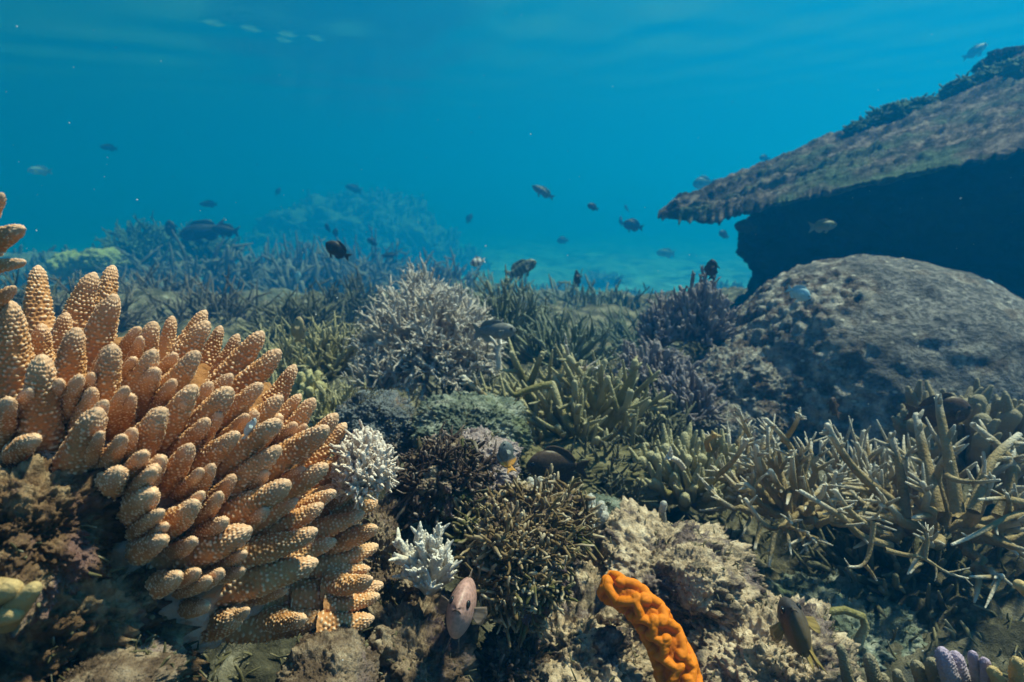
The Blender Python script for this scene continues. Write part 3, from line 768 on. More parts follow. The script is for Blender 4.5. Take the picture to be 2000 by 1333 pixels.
bush('staghorn_coral', 'low green staghorn between the centre thicket and the sand patch', 1100, 700, 1.85, 110, 85, 0.16, 34, 0.009, 'green_staghorn', nsub=4, slen=0.07, sub2=1, zmin=0.05, k=6, group=SG, up=0.5)
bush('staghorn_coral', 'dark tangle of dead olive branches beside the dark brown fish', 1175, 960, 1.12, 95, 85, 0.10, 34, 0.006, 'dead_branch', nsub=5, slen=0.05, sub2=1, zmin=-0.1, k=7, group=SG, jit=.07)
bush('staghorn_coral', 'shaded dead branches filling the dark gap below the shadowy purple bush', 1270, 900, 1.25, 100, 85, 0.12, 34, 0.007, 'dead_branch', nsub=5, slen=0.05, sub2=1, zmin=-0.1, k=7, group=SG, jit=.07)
# mauve bushes left of the massive coral
MG = 'mauve bushes beside the domed coral'
bush('bushy_coral', 'tall mauve grey bush with a fish above it near the dark ledge', 1362, 655, 2.15, 72, 118, 0.13, 62, 0.0095, 'mauve_coral', nsub=7, slen=0.045, sub2=2, zmin=0.0, k=7, group=MG, up=0.5, r1f=.7)
bush('bushy_coral', 'smaller mauve bush left of the tall mauve grey bush', 1288, 665, 2.15, 44, 85, 0.09, 34, 0.009, 'mauve_coral', nsub=6, slen=0.042, sub2=2, zmin=.1, k=7, group=MG, up=0.5, r1f=.7)
bush('bushy_coral', 'low mauve brown bush spreading in front of the mauve bushes', 1275, 755, 1.8, 95, 92, 0.14, 64, 0.0085, 'mauve_coral', nsub=6, slen=0.045, sub2=2, zmin=.0, k=7, group=MG, up=0.4, r1f=.7)
bush('bushy_coral', 'shadowy purple bush against the left foot of the domed coral', 1335, 800, 1.6, 62, 80, 0.10, 36, 0.0085, 'mauve_coral', nsub=5, slen=0.045, sub2=1, zmin=.0, k=7, group=MG, up=0.3, r1f=.7)
# tan staghorn on the right
TG = 'tan staghorn colonies on the right'
E = (0.98, 0.90)
ex = [([(1580,986),(1560,1004),(1536,1020),(1512,1042),(1484,1020),(1456,976)], (0.96, .90), 7, 4, 1, 2, None), ([(1545,1010),(1516,976),(1480,924),(1476,872)], E, 8, 5, 2, 1, None), ([(1560,1010),(1520,950),(1505,920)], E, 8, 5, 1, 1, None),
      ([(1740,976),(1688,940),(1644,888),(1616,832)], E, 9, 6, 2, 5, None), ([(1740,1066),(1684,1052),(1660,1030),(1656,1016),(1616,992),(1564,960)], (0.93, .86), 8, 4, 2, 3, None), ([(1720,1040),(1680,1020),(1648,988),(1632,960)], (0.93, .88), 7, 5, 1, 4, None),
      ([(1590,1010),(1560,900),(1536,856),(1496,820)], E, 7, 4, 1, 1, None), ([(1530,862),(1548,840),(1562,812)], E, 6, 4, 0, 6, None), ([(1500,930),(1466,858),(1442,800)], E, 6, 3, 2, 2, None), ([(1400,930),(1430,905),(1460,860)], E, 6, 4, 1, 3, None),
      ([(1512,1042),(1508,1070),(1502,1105)], (.90, .88), 6, 3, 0, 0, None), ([(1536,1000),(1560,1040),(1576,1075)], (.92, .9), 6, 3, 0, 1, None), ([(1486,1022),(1480,1050),(1474,1072)], (.91, .89), 5, 3, 0, 0, None)]
bush('staghorn_coral', 'tan staghorn with thin spiky white tipped branches over the dark hollow', 1545, 985, 0.98, 150, 160, 0.12, 24, 0.0074, 'tan_staghorn', nsub=3, slen=0.055, sub2=0, zmin=-0.15, k=8, group=TG, extra=ex, cluster=3, up=-0.05, tstart=.4, r1f=.35, jit=.06)
F = (0.90, 0.80)
ex = [([(1890,1130),(1850,1122),(1820,1100),(1800,1086),(1768,1086),(1728,1074)][::-1], (0.78, .78), 6, 3, 2, 1, None), ([(1806,1090),(1812,1060),(1810,1036)], (.78, .78), 6, 4, 2, 6, None), ([(1800,1100),(1790,1105),(1778,1120)], (.78, .77), 5, 3, 0, 0, None),
      ([(1706,1020),(1704,1052),(1696,1092),(1684,1110),(1658,1107)], (.80, .79), 7, 4, 0, 1, None), ([(1690,1104),(1702,1118),(1712,1134)], (.79, .79), 5, 3, 0, 1, None),
      ([(2060,1000),(1990,1004),(1960,1012),(1920,1040),(1860,1064)], F, 11, 5, 2, 1, None), ([(2040,990),(1984,978),(1960,972),(1912,976)], F, 10, 4, 1, 0, None), ([(1850,930),(1868,940),(1904,944),(1952,938)], F, 8, 4, 0, 0, None),
      ([(1920,1040),(1968,1068),(2010,1076)], F, 9, 7, 0, 0, None), ([(1965,1010),(1972,985),(1966,965)], F, 8, 5, 1, 4, None), ([(1950,1010),(1975,960),(1980,900),(1940,860),(1900,830)], (.95, 1.0), 15, 9, 2, 1, None),
      ([(1830,1000),(1815,930),(1800,870),(1790,812)], (.95, 1.0), 17, 11, 3, 2, None), ([(1770,1010),(1760,920),(1740,850)], (.98, 1.0), 13, 9, 2, 2, None), ([(1870,1000),(1856,900),(1835,810),(1832,775)], (.92, .95), 16, 9, 3, 2, None),
      ([(1900,1000),(1930,900),(1990,850)], (.9, .95), 15, 10, 2, 1, None)]
bush('staghorn_coral', 'thick branched brown staghorn reaching out of the right edge', 1850, 1020, 0.98, 220, 170, 0.15, 26, 0.0105, 'tan_staghorn', nsub=3, slen=0.065, sub2=0, zmin=-0.12, k=9, group=TG, extra=[(a, b, w0 * .82, w1 * .6, n_, c_, m_) for a, b, w0, w1, n_, c_, m_ in ex], cluster=3, up=-0.05, tstart=.4, r1f=.35, jit=.06)
bush('knobby_coral', 'clump of thick knobbly brown fingers below the right of the domed coral', 1900, 900, 1.2, 150, 120, 0.15, 34, 0.018, 'knob_coral', nsub=4, slen=0.055, sub2=0, zmin=.15, k=10, group=TG, up=0.8, r1f=.8, tstart=.55)
bush('knobby_coral', 'row of stubby olive fingers left of the tan staghorn', 1340, 960, 1.12, 110, 100, 0.10, 34, 0.0105, 'olive_staghorn', nsub=3, slen=0.05, sub2=0, zmin=.15, k=9, group=TG, up=0.9, r1f=.85, tstart=.5,
     extra=[([(1335,915),(1325,900),(1305,892)], (1.0, .97), 6, 5, 0, 6, 'white'), ([(1385,880),(1378,862),(1395,850)], (1.0, .98), 6, 5, 0, 3, 'amber_finger')])
bush('staghorn_coral', 'tan thicket filling the back between the spiky tan staghorn and thick brown one', 1690, 985, 1.12, 120, 165, 0.12, 28, 0.0085, 'tan_staghorn', nsub=3, slen=0.06, sub2=0, zmin=-.1, k=8, group=TG, cluster=2, up=0.1, tstart=.35, r1f=.4, jit=.06)
bush('staghorn_coral', 'olive tan thicket between stubby olive fingers and spiky tan staghorn', 1450, 950, 1.12, 95, 120, 0.11, 28, 0.0078, 'tan_staghorn', nsub=3, slen=0.055, sub2=0, zmin=-.05, k=8, group=TG, cluster=1, up=0.15, tstart=.35, r1f=.4, jit=.06)
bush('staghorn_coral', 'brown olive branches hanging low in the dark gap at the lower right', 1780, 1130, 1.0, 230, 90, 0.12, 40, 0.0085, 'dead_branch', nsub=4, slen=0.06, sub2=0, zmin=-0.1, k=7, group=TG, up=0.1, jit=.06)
for k, (px, py, d, rw, rh, n, r0, mt, lab) in enumerate([
    (165, 650, 3.0, 120, 88, 44, .012, 'grey_staghorn', 'dark grey tangle low behind the leftmost tall finger coral tip'),
    (40, 650, 3.1, 100, 95, 40, .012, 'dead_branch', 'shadowy tangle at the left edge between finger coral branches'),
    (1235, 690, 2.8, 95, 60, 40, .011, 'green_staghorn', 'low green branches behind the low mauve brown bush'),
    (430, 665, 3.3, 130, 105, 60, .0135, 'grey_staghorn', 'grey olive tangle directly above the finger coral tips'),
    (190, 640, 3.9, 110, 85, 44, .015, 'grey_staghorn', 'dim grey thicket behind the two tallest left finger coral tips'),
    (300, 640, 3.7, 110, 100, 50, .015, 'grey_staghorn', 'dim grey tangle showing between the tall left finger coral tips'),
    (590, 680, 2.9, 100, 100, 50, .0125, 'dead_branch', 'dark tangle behind the tan pointed fish'),
    (690, 660, 3.4, 90, 110, 50, .0135, 'dead_branch', 'black green tangle in the gap left of the pale dense bush'),
    (1030, 830, 1.45, 120, 80, 34, .009, 'olive_staghorn', 'olive thicket in the shade left of the arching olive staghorn'),
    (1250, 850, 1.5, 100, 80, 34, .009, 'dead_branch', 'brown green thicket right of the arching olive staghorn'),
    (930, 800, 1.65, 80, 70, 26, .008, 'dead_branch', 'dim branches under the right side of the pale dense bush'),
    (1120, 640, 3.6, 110, 70, 34, .016, 'green_staghorn', 'teal green thicket at the edge of the sand patch'),
    (960, 625, 4.0, 110, 62, 40, .018, 'green_staghorn', 'hazy green thicket rising right of the pale dense bush'),
    (850, 600, 4.6, 110, 80, 40, .02, 'grey_staghorn', 'hazy grey thicket just left of the pale sprig'),
    (560, 570, 6.2, 150, 70, 50, .026, 'grey_staghorn', 'hazy dark thicket under the faint broad mound'),
    (700, 560, 6.4, 130, 60, 40, .026, 'grey_staghorn', 'hazy thicket below the black plump damselfish'),
    (560, 830, 1.6, 90, 80, 30, .009, 'olive_staghorn', 'murky olive branches behind the upper finger coral tips'),
    (1390, 690, 2.5, 60, 60, 24, .010, 'dead_branch', 'dark scrub between tall mauve bush and domed coral')]):
    bush('staghorn_coral', lab, px, py, d, rw, rh, .1 * d, n, r0, mt, nsub=5, slen=.055 * d, sub2=1, zmin=0, k=6, group=SG, up=.12, jit=.11, parts=d < 2, tstart=.25)
# left background thicket
LG = 'grey staghorn thickets in the left background'
for (px, py, d, rw, rh, rd, n, lab) in [(430, 635, 5.2, 135, 150, .5, 95, 'pale grey tangled staghorn thicket behind the finger coral'), (300, 620, 5.6, 120, 130, .5, 75, 'grey staghorn thicket left of the tangled one, below the green bush'),
                                       (585, 640, 4.9, 120, 130, .5, 80, 'dim blue grey staghorn thicket with a pale fish hovering over it'), (700, 635, 5.2, 100, 125, .45, 66, 'dark staghorn thicket touching the left of the pale dense bush')]:
    bush('staghorn_coral', lab, px, py, d, rw, rh, rd, int(n * .75), 0.032, 'grey_staghorn', nsub=5, slen=0.30, sub2=1, zmin=-0.1, k=7, group=LG, parts=True, up=-0.05, jit=.16, rise=.1, tstart=.2)
bush('staghorn_coral', 'dim green grey staghorn just above the finger coral tips', 560, 730, 1.9, 95, 85, 0.2, 36, 0.0095, 'olive_staghorn', nsub=5, slen=0.085, sub2=1, zmin=0, k=6, group=LG, jit=.06)
bush('staghorn_coral', 'faint olive staghorn between finger coral and pale bush', 650, 720, 1.75, 75, 85, 0.16, 30, 0.0085, 'olive_staghorn', nsub=5, slen=0.07, sub2=1, zmin=0, k=6, group=LG, jit=.06)
bush('staghorn_coral', 'low shadowed olive coral left of the round lump', 650, 830, 1.3, 85, 75, 0.13, 32, 0.006, 'olive_staghorn', nsub=5, slen=0.045, sub2=1, zmin=0, k=6, group=LG, jit=.06)
bush('yellow_coral', 'small mustard yellow knobbed coral behind the finger coral tips', 603, 775, 1.35, 34, 48, 0.05, 22, 0.009, 'yellow_coral', nsub=2, slen=0.02, sub2=0, zmin=0.1, k=8, r1f=.9)
bush('bushy_coral', 'dark green bushy coral on the far left skyline', 285, 510, 6.4, 80, 68, .4, 70, 0.026, 'algae_green', nsub=6, slen=0.2, sub2=1, zmin=-.1, k=6, jit=.08, parts=False)
bush('bushy_coral', 'dim bush beneath the two large fish on the left skyline', 400, 510, 6.6, 70, 60, .4, 44, 0.028, 'algae_green', nsub=6, slen=0.2, sub2=1, zmin=-.1, k=6, jit=.08, parts=False)
# bleached corals
WG = 'bleached white corals'
bush('bleached_coral', 'blush white bleached coral fan behind the finger coral tips', 712, 920, 0.61, 52, 82, 0.04, 84, 0.0034, 'blush_white', nsub=8, slen=0.014, sub2=2, zmin=-0.35, k=7, group=WG, up=0.15, shell=(.85, 1.04), r1f=.8)
bush('bleached_coral', 'small upright white bleached coral sprig beside the brown algae', 838, 1135, 0.66, 50, 122, 0.03, 19, 0.0052, 'white', nsub=10, slen=0.018, sub2=1, zmin=0.05, k=9, group=WG, up=0.5, r1f=.62, spread=.12, rise=.1,
     extra=[([(838,1130),(800,1085),(778,1058)], (.65, .64), 11, 8, 4, 1, None), ([(838,1135),(812,1100),(772,1088)], (.645, .635), 10, 7, 5, 1, None), ([(838,1140),(810,1128),(790,1122)], (.65, .64), 10, 7, 3, 1, None), ([(842,1135),(868,1115),(880,1100)], (.65, .64), 8, 5, 1, 0, None)])
# finger clusters
bush('finger_sponge', 'cluster of grey pink stubby fingers at the top of the brown algae', 1055, 985, 0.86, 40, 52, 0.035, 20, 0.0068, 'grey_finger', nsub=1, slen=.02, sub2=0, zmin=.1, k=10, r1f=.85, group='stubby grey finger clusters')
bush('finger_sponge', 'three grey stubby fingers right of the brown algae clump', 1150, 1020, 0.86, 36, 42, 0.03, 12, 0.0075, 'grey_finger', nsub=1, slen=.02, sub2=0, zmin=.2, k=10, r1f=.85, group='stubby grey finger clusters')
mb = MB(); tube(mb, [P(1296, 1025, .92), P(1293, 1000, .92), P(1296, 985, .915)], np.array([7, 7, 7]) * S * .92, 10, t0=.2, t1=1, rough=.04)
tag(mb.build('finger_sponge', M['grey_finger']), 'single upright grey finger standing behind the pale knobbly rock', 'sponge')
# bottom right finger corals
BG = 'finger corals along the bottom right edge'
def finger_row(label, specs, mat, d):
    root = empty('finger_coral', tuple(P(specs[0][2], specs[0][3], d)), label, 'coral', BG)
    for k, (tx, ty, bx, by, w) in enumerate(specs):
        finger(P(bx + rng.uniform(-8, 8), by, d), P(tx + rng.uniform(-7, 7), ty + rng.uniform(-12, 16), d - rng.uniform(.0, .03)), w * rng.uniform(.38, .62) * S * d, .07, 500 + k + int(tx), bumps=15, taper=.42).build('branch', M[mat], root)
finger_row('brown ridged coral fingers at the bottom right, left of the violet ones', [(1642,1270,1670,1400,30),(1692,1280,1725,1400,36),(1752,1300,1775,1400,34),(1790,1290,1815,1400,34),(1818,1292,1850,1400,34),(1720,1310,1740,1400,34)], 'knob_coral', 0.56)
finger_row('violet tipped coral fingers in the bottom right corner', [(1838,1270,1870,1400,34),(1862,1262,1910,1400,34),(1900,1268,1935,1400,32),(1922,1274,1950,1400,30)], 'violet_finger', 0.52)
finger_row('amber coral fingers at the extreme bottom right corner', [(1942,1290,1985,1400,32),(1980,1286,2010,1400,32),(2010,1290,2040,1400,32)], 'amber_finger', 0.5)
mb = MB(); tube(mb, [P(2040, 1180, .6), P(2015, 1160, .6), P(1990, 1142, .6)], np.array([16, 15, 10]) * S * .6, 12, rough=.03)
tag(mb.build('coral_branch', M['amber_finger']), 'single yellow coral tip entering from the right edge', 'coral')
mb = MB(); tube(mb, [P(x, y, .82) for x, y in [(1575,1212),(1610,1196),(1650,1192),(1685,1205),(1690,1225),(1672,1262)]], np.array([8, 8, 8, 8, 9, 10]) * S * .82, 9, rough=.05)
tag(mb.build('coral_branch', M['olive_staghorn']), 'dull arched dead branch lying right of the dark headed fish', 'coral')

# ------------------------------------------------------------------ algae clumps
def clump(label, px, py, d, wpx, hpx, rd, mat, core, n, ln, rr, seed, group='algae clumps on the foreground rock'):
    c = P(px, py, d); r = np.array([wpx * S * d, rd, hpx * S * d])
    root = empty('algae_clump', tuple(c - np.array([0, 0, r[2]])), label, 'algae', group)
    mb = MB(); p = blob(mb, c, r * .93, 6, .38, 2.6, seed, .35, 4.5, .10)
    mb.build('stone', M[core], root)
    mb = MB()
    pick = rng.integers(0, len(p), n)
    dens = fbm(p * 32 + seed, 3, seed + 1)
    for i in pick:
        if dens[i] < rng.uniform(-.55, .15): continue
        s = p[i]; nn = nrm((s - c) / r ** 2)
        if nn @ FWD > .35: continue
        dr = nrm(nn * .55 + rng.standard_normal(3) * .8); cv = rng.standard_normal(3) * .9
        L = ln * rng.uniform(.4, 1.3) * (1.2 + 1.4 * dens[i])
        q = [s - nn * .004]; dd_ = dr
        for _ in range(6):
            dd_ = nrm(dd_ + cv * .45 + rng.standard_normal(3) * .28); q.append(q[-1] + dd_ * L * .2)
        w = rr * rng.uniform(.5, 1.5)
        tube(mb, q, np.array([1, 1, 1.1, .95, 1.05, .9, .8]) * w, 6, t0=0, t1=rng.uniform(.3, 1.2), rough=.22)
    mb.build('fronds', M[mat], root)
clump('dark purple brown algae clump right of the white fan coral', 865, 935, 0.78, 74, 66, 0.055, 'algae_dark', 'rock_dark', 3200, .014, .0016, 61)
clump('big brown tangled algae clump above the grey pink fish', 1005, 1078, 0.74, 98, 98, 0.07, 'algae', 'rock_dark', 6000, .014, .0016, 67)
clump('olive brown algae tuft on the right shoulder of the big clump', 1085, 1010, 0.80, 55, 48, 0.04, 'algae', 'rock_dark', 1100, .016, .0015, 71)
clump('fine dark turf lump at the bottom centre', 1010, 1300, 0.72, 70, 60, 0.05, 'algae_dark', 'rock_dark', 700, .012, .0018, 73)

# ------------------------------------------------------------------ orange ruffled sponge
pp = np.array([(1172,1142),(1200,1150),(1228,1164),(1258,1188),(1280,1218),(1298,1250),(1314,1285),(1326,1330),(1335,1390)], float)
dd = np.array([.715, .70, .69, .682, .676, .672, .668, .662, .655])
tn = np.linspace(0, 1, 120); to = np.linspace(0, 1, len(pp))
cx = np.interp(tn, to, pp[:, 0]); cy = np.interp(tn, to, pp[:, 1]); cd = np.interp(tn, to, dd)
for _ in range(30):
    for a in (cx, cy, cd): a[1:-1] = .25 * a[:-2] + .5 * a[1:-1] + .25 * a[2:]
cen = np.array([P(a, b, c) for a, b, c in zip(cx, cy, cd)])
Rb = np.interp(tn, [0, .08, .3, .6, 1], [12, 19, 21, 26, 32]) * S * .68
tan = nrm(np.gradient(cen, axis=0)); Nn = nrm(CAM - cen); Nn = nrm(Nn + np.array([0.15, 0, .5])); Nn = nrm(Nn - tan * (Nn * tan).sum(1, keepdims=True)); Bn = np.cross(tan, Nn)
px_m = S * .68
Ls = np.concatenate([[0], np.cumsum(np.linalg.norm(np.diff(cen, axis=0), axis=1))]) / px_m      # length along the body in photo pixels
def meander(off, amp, per, s0, s1, ph):
    s_ = np.linspace(s0, s1, int((s1 - s0) * 3)); w = (s_ - s0) / per * 2 * pi + ph + .9 * np.sin(s_ * .043 + ph)
    return np.stack([s_ + .17 * per * np.sin(2 * w + .3), off + amp * np.sin(w) * (1 + .25 * np.sin(s_ * .031 + ph * 2))], 1)
curves = np.concatenate([meander(16, 14, 45, 4, 235, .2), meander(-18, 14, 49, 0, 255, 2.0), meander(-43, 6, 40, 10, 260, 1.0), meander(43, 6, 37, 10, 240, 2.6), meander(-8, 10, 80, 268, 345, .4), meander(16, 9, 60, 250, 360, 1.4)])
ns, nt_ = 420, 110
so = np.linspace(0, Ls[-1], ns); th = np.linspace(0, 2 * pi, nt_, endpoint=False)
I3 = lambda A: np.stack([np.interp(so, Ls, A[:, j]) for j in range(3)], 1)
c3, t3, n3, b3 = I3(cen), nrm(I3(tan)), nrm(I3(Nn)), nrm(I3(Bn))
Rp = np.interp(so, Ls, Rb) * np.sqrt(np.clip(so / 16, .02, 1))
latp = ((th + pi) % (2 * pi) - pi)[None, :] * (Rp / px_m)[:, None]
SSg = np.repeat(so[:, None], nt_, 1)
hh_ = np.zeros(SSg.size); qs = np.stack([SSg.ravel(), latp.ravel()], 1)
front = np.abs(latp.ravel()) < 62
best = np.full(front.sum(), 99.0); qf = qs[front]
for j in range(0, len(curves), 60):
    cc_ = curves[j:j + 60:2]
    near = (qf[:, 0] > cc_[:, 0].min() - 14) & (qf[:, 0] < cc_[:, 0].max() + 14)
    dmin = np.sqrt(((qf[near][:, None, :] - cc_[None]) ** 2).sum(-1)).min(1)
    best[near] = np.minimum(best[near], dmin)
hh_[front] = np.sqrt(np.clip(1 - (best / 8.6) ** 2, 0, 1)) * 15
hh_ = hh_.reshape(SSg.shape) + 2.2 * fbm(np.stack([SSg.ravel() * .07, latp.ravel() * .07, SSg.ravel() * 0], 1), 3, 7).reshape(SSg.shape)
rr_ = Rp[:, None] + hh_ * px_m
v = c3[:, None] + rr_[..., None] * (np.cos(th)[None, :, None] * n3[:, None] + np.sin(th)[None, :, None] * b3[:, None])
idx = np.arange(ns * nt_).reshape(ns, nt_)
q = np.stack([idx[:-1], np.roll(idx[:-1], -1, 1), np.roll(idx[1:], -1, 1), idx[1:]], -1).reshape(-1, 4)
mb = MB(); mb.add(v.reshape(-1, 3), q, a=np.clip(hh_.ravel() / 9, 0, 1))
sp = tag(mb.build('ruffled_sponge', M['orange_deep'], origin=tuple(cen[60])), 'bright orange ruffled sponge snaking down the pale rock', 'sponge')

# ------------------------------------------------------------------ massive coral, table coral, far mounds
c = P(1705, 806, 2.15)
v, t = ICO[6]
r = np.array([.61, .56, .51])
ang = fbm(v * 1.7 + 3, 4, 77)
lumps = 0.05 * ang + .012 * fbm(v * 11, 4, 79)
left = np.clip((-v[:, 0] - .28 + .45 * fbm(v * 3.2, 4, 81)) / .25, 0, 1)
top = np.clip((fbm(v * 4.5, 4, 88) - .28) / .12, 0, 1) * .8
lumps = lumps + left * .03 * fbm(v * 24, 4, 82)
vv = v * (1 + lumps)[:, None]
mb = MB(); mb.add(c + vv * r * np.array([1, 1, 1.04]), None, t, a=np.maximum(left, top))
for (lx, ly, ld, lw, lh, lr, sd) in ((1450, 800, 2.0, 120, 115, .26, 84), (1400, 840, 1.9, 85, 75, .2, 85)):
    blob(mb, P(lx, ly, ld), (lw * S * ld, lr, lh * S * ld), 6, .16, 2.2, sd, .06, 5, .05, mask=lambda p: 1.0)
tag(mb.build('massive_coral', M['massive']), 'huge domed grey coral head with fine ridges on the right', 'coral')
bush('crust_tuft', 'small yellow tuft on the right slope of the domed coral head', 1932, 612, 1.98, 12, 14, .02, 10, .006, 'yellow_coral', nsub=1, slen=.012, sub2=0, zmin=0, parts=False)

# table coral: slanted slab, lit top tilting towards the viewer
lo_e = np.array([(1284,424,3.70),(1330,430,3.55),(1400,430,3.38),(1480,405,3.22),(1560,388,3.05),(1640,366,2.9),(1740,345,2.75),(1860,322,2.6),(2000,292,2.46),(2200,250,2.3),(2450,210,2.2)])
hi_e = np.array([(1286,412,3.74),(1330,385,3.78),(1400,362,3.80),(1480,325,3.82),(1560,292,3.8),(1640,268,3.75),(1740,228,3.65),(1860,180,3.5),(2000,110,3.4),(2200,20,3.3),(2450,-60,3.3)])
nu, nv = 420, 130
tu = np.linspace(0, 1, nu); ta = np.linspace(0, 1, len(lo_e))
Lo = np.array([P(*row) for row in np.stack([np.interp(tu, ta, lo_e[:, j]) for j in range(3)], 1)])
Hi = np.array([P(*row) for row in np.stack([np.interp(tu, ta, hi_e[:, j]) for j in range(3)], 1)])
Lo0 = Lo.copy(); Lo = Lo + (rng.standard_normal((nu, 3)) * .0015); jag = perlin(np.stack([tu * 60, tu * 0, tu * 0], 1), 3)[:, None]
Lo += nrm(Lo - Hi) * (jag * .07 + .022 * perlin(np.stack([tu * 110, tu * 0, tu * 0], 1), 5)[:, None])
tv = np.linspace(0, 1, nv)
top_ = Lo0[:, None] * (1 - tv)[None, :, None] + Hi[:, None] * tv[None, :, None] + (Lo - Lo0)[:, None] * ((1 - tv) ** 14)[None, :, None]
ed = np.minimum(1, np.minimum(tv, 1 - tv)[None, :] * 9) * np.ones((nu, 1)) * np.minimum(1, tu * 14)[:, None]
tier = (tv[None, :] * 3.2 + .55 * fbm(top_.reshape(-1, 3) * 2.6, 3, 24).reshape(nu, nv))
tier = np.floor(tier) + np.clip((tier % 1) * 6, 0, 1) - tv[None, :] * 3.2
hgt = .03 * fbm(top_.reshape(-1, 3) * 3.2, 4, 14).reshape(nu, nv) + .026 * fbm(top_.reshape(-1, 3) * np.array([17, 30, 30]), 3, 15).reshape(nu, nv) + .035 * tier
wid = np.linalg.norm(Hi - Lo, axis=1)
thick = np.clip(.015 + .04 * wid, .015, .055)
T_ = top_.copy(); T_[..., 2] += hgt * ed + .012 * ed + .05 * np.clip((tv - .8) / .2, 0, 1)[None, :] * ed * (fbm(top_.reshape(-1, 3) * 5, 3, 19).reshape(nu, nv) + .4)
B_ = top_.copy(); B_[..., 2] -= (thick[:, None] * (.25 + .75 * ed)) + .02 * fbm(top_.reshape(-1, 3) * 7, 3, 16).reshape(nu, nv)
idx = np.arange(nu * nv).reshape(nu, nv); o2 = nu * nv
q1 = np.stack([idx[:-1, :-1], idx[1:, :-1], idx[1:, 1:], idx[:-1, 1:]], -1).reshape(-1, 4)
q2 = q1[:, ::-1] + o2
def strip(e): return np.stack([e[:-1], e[:-1] + o2, e[1:] + o2, e[1:]], -1)
q3 = np.concatenate([strip(idx[:, 0]), strip(idx[::-1, -1]), strip(idx[::-1, 0:1].T[0] * 0 + idx[0, ::-1][0]) if False else strip(idx[0, ::-1]), strip(idx[-1, :])])
mb = MB(); mb.add(np.concatenate([T_.reshape(-1, 3), B_.reshape(-1, 3)]), np.concatenate([q1, q2, q3]), b=0)
tag(mb.build('table_coral', M['plate'], origin=tuple(P(1700, 560, 3.3))), 'wide slanting table coral overhanging a dark hollow at the right', 'coral')
# green algae mats overgrowing its upper rim
def mat_of_algae(label, spots, seed):
    mb = MB()
    for k, (px, py, d, w, h, rd) in enumerate(spots):
        c = P(px, py, d); r = np.array([w * S * d, rd, h * S * d])
        p = blob(mb, c, r, 5, .3, 2.2, seed + k, .15, 5, .06)
        for i in rng.integers(0, len(p), 160):
            nn = nrm((p[i] - c) / r ** 2); dr = nrm(nn + rng.standard_normal(3) * .6)
            L = rng.uniform(.01, .025); tube(mb, [p[i], p[i] + dr * L * .5, p[i] + dr * L + rng.standard_normal(3) * .008], [.006, .006, .004], 5, t0=0, t1=1, rough=.1)
    return tag(mb.build('algae_mat', M['algae_green']), label, 'algae', 'algae mats on the table coral')
mat_of_algae('green algae mat along the middle of the table coral rim', [(1700,252,3.62,45,16,.12),(1760,226,3.55,52,20,.14),(1810,210,3.5,38,17,.12)], 91)
mat_of_algae('green algae ridge at the upper right end of the table coral', [(1905,176,3.35,52,26,.15),(1975,158,3.25,62,34,.16),(2060,140,3.2,70,40,.2)], 95)
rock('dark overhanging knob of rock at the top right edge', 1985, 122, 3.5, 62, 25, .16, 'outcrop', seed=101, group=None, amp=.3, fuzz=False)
# reef wall beneath, the overhang's shade put into its near-black colour
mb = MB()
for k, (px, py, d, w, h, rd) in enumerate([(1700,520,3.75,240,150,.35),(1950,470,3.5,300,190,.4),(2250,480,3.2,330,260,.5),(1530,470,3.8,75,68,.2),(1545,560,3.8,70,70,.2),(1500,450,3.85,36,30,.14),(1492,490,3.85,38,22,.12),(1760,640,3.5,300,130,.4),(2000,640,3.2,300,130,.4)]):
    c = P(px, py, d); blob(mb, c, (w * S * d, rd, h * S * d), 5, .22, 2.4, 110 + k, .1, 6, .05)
tag(mb.build('reef_outcrop', M['outcrop']), 'reef wall coloured near black as shade beneath the table coral', 'reef rock')

def mound(label, spots, mat, seed, n=0, stub=.1):
    mb = MB(); spots = [(a, b, c_ * 1.6, w, h, r_ * 1.6) for a, b, c_, w, h, r_ in spots]; stub *= 1.6
    for k, (px, py, d, w, h, rd) in enumerate(spots):
        c = P(px, py, d); r = np.array([w * S * d, rd, h * S * d])
        p = blob(mb, c, r, 5, .25, 2.4, seed + k, .22, 5, .06)
        for i in rng.integers(0, len(p), n):
            nn = nrm((p[i] - c) / r ** 2); dr = nrm(nn + rng.standard_normal(3) * .5 + np.array([0, 0, .5])); L = stub * rng.uniform(.4, 1.2)
            tube(mb, [p[i], p[i] + dr * L * .5, p[i] + dr * L], np.array([.02, .018, .012]) * stub * 10, 5, rough=.1)
    return tag(mb.build('coral_mound', M[mat]), label, 'reef mound', 'faint coral mounds in the blue distance')
mound('faint broad coral mound rising in the blue distance behind the thicket', [(690,490,21.0,170,95,2.4),(790,510,20.,110,75,2.),(600,520,19.5,110,62,2.),(880,535,19.,60,40,1.6),(720,430,21.5,90,48,1.8)], 'mound', 130, 420, .3)
mound('low faint reef patch at the far left behind the finger coral', [(60,560,8.,120,60,.9),(150,560,7.6,90,48,.8)], 'mound', 140, 200, .14)
mound('yellowish lumpy coral on the far left skyline', [(135,520,6.2,28,26,.2),(200,508,6.2,40,22,.25),(160,520,6.2,40,20,.2)], 'yellow_far', 150)
for k, (px, py, d, w, h, lab) in enumerate([(1090,575,9.6,34,14,'dark coral head on the sand behind the green fan'),(1240,590,8.4,40,14,'dark coral head on the sand near the mauve bush'),(1020,585,9.,36,16,'dark coral head on the sand beside the grey green staghorn'),(1170,548,13.5,40,11,'faintest coral head far out on the sand'),(1420,575,9.,26,12,'dark coral head on the sand at the foot of the dark wall')]):
    mound(lab, [(px, py, d, w, h, .3)], 'mound', 160 + k, 120, .1)

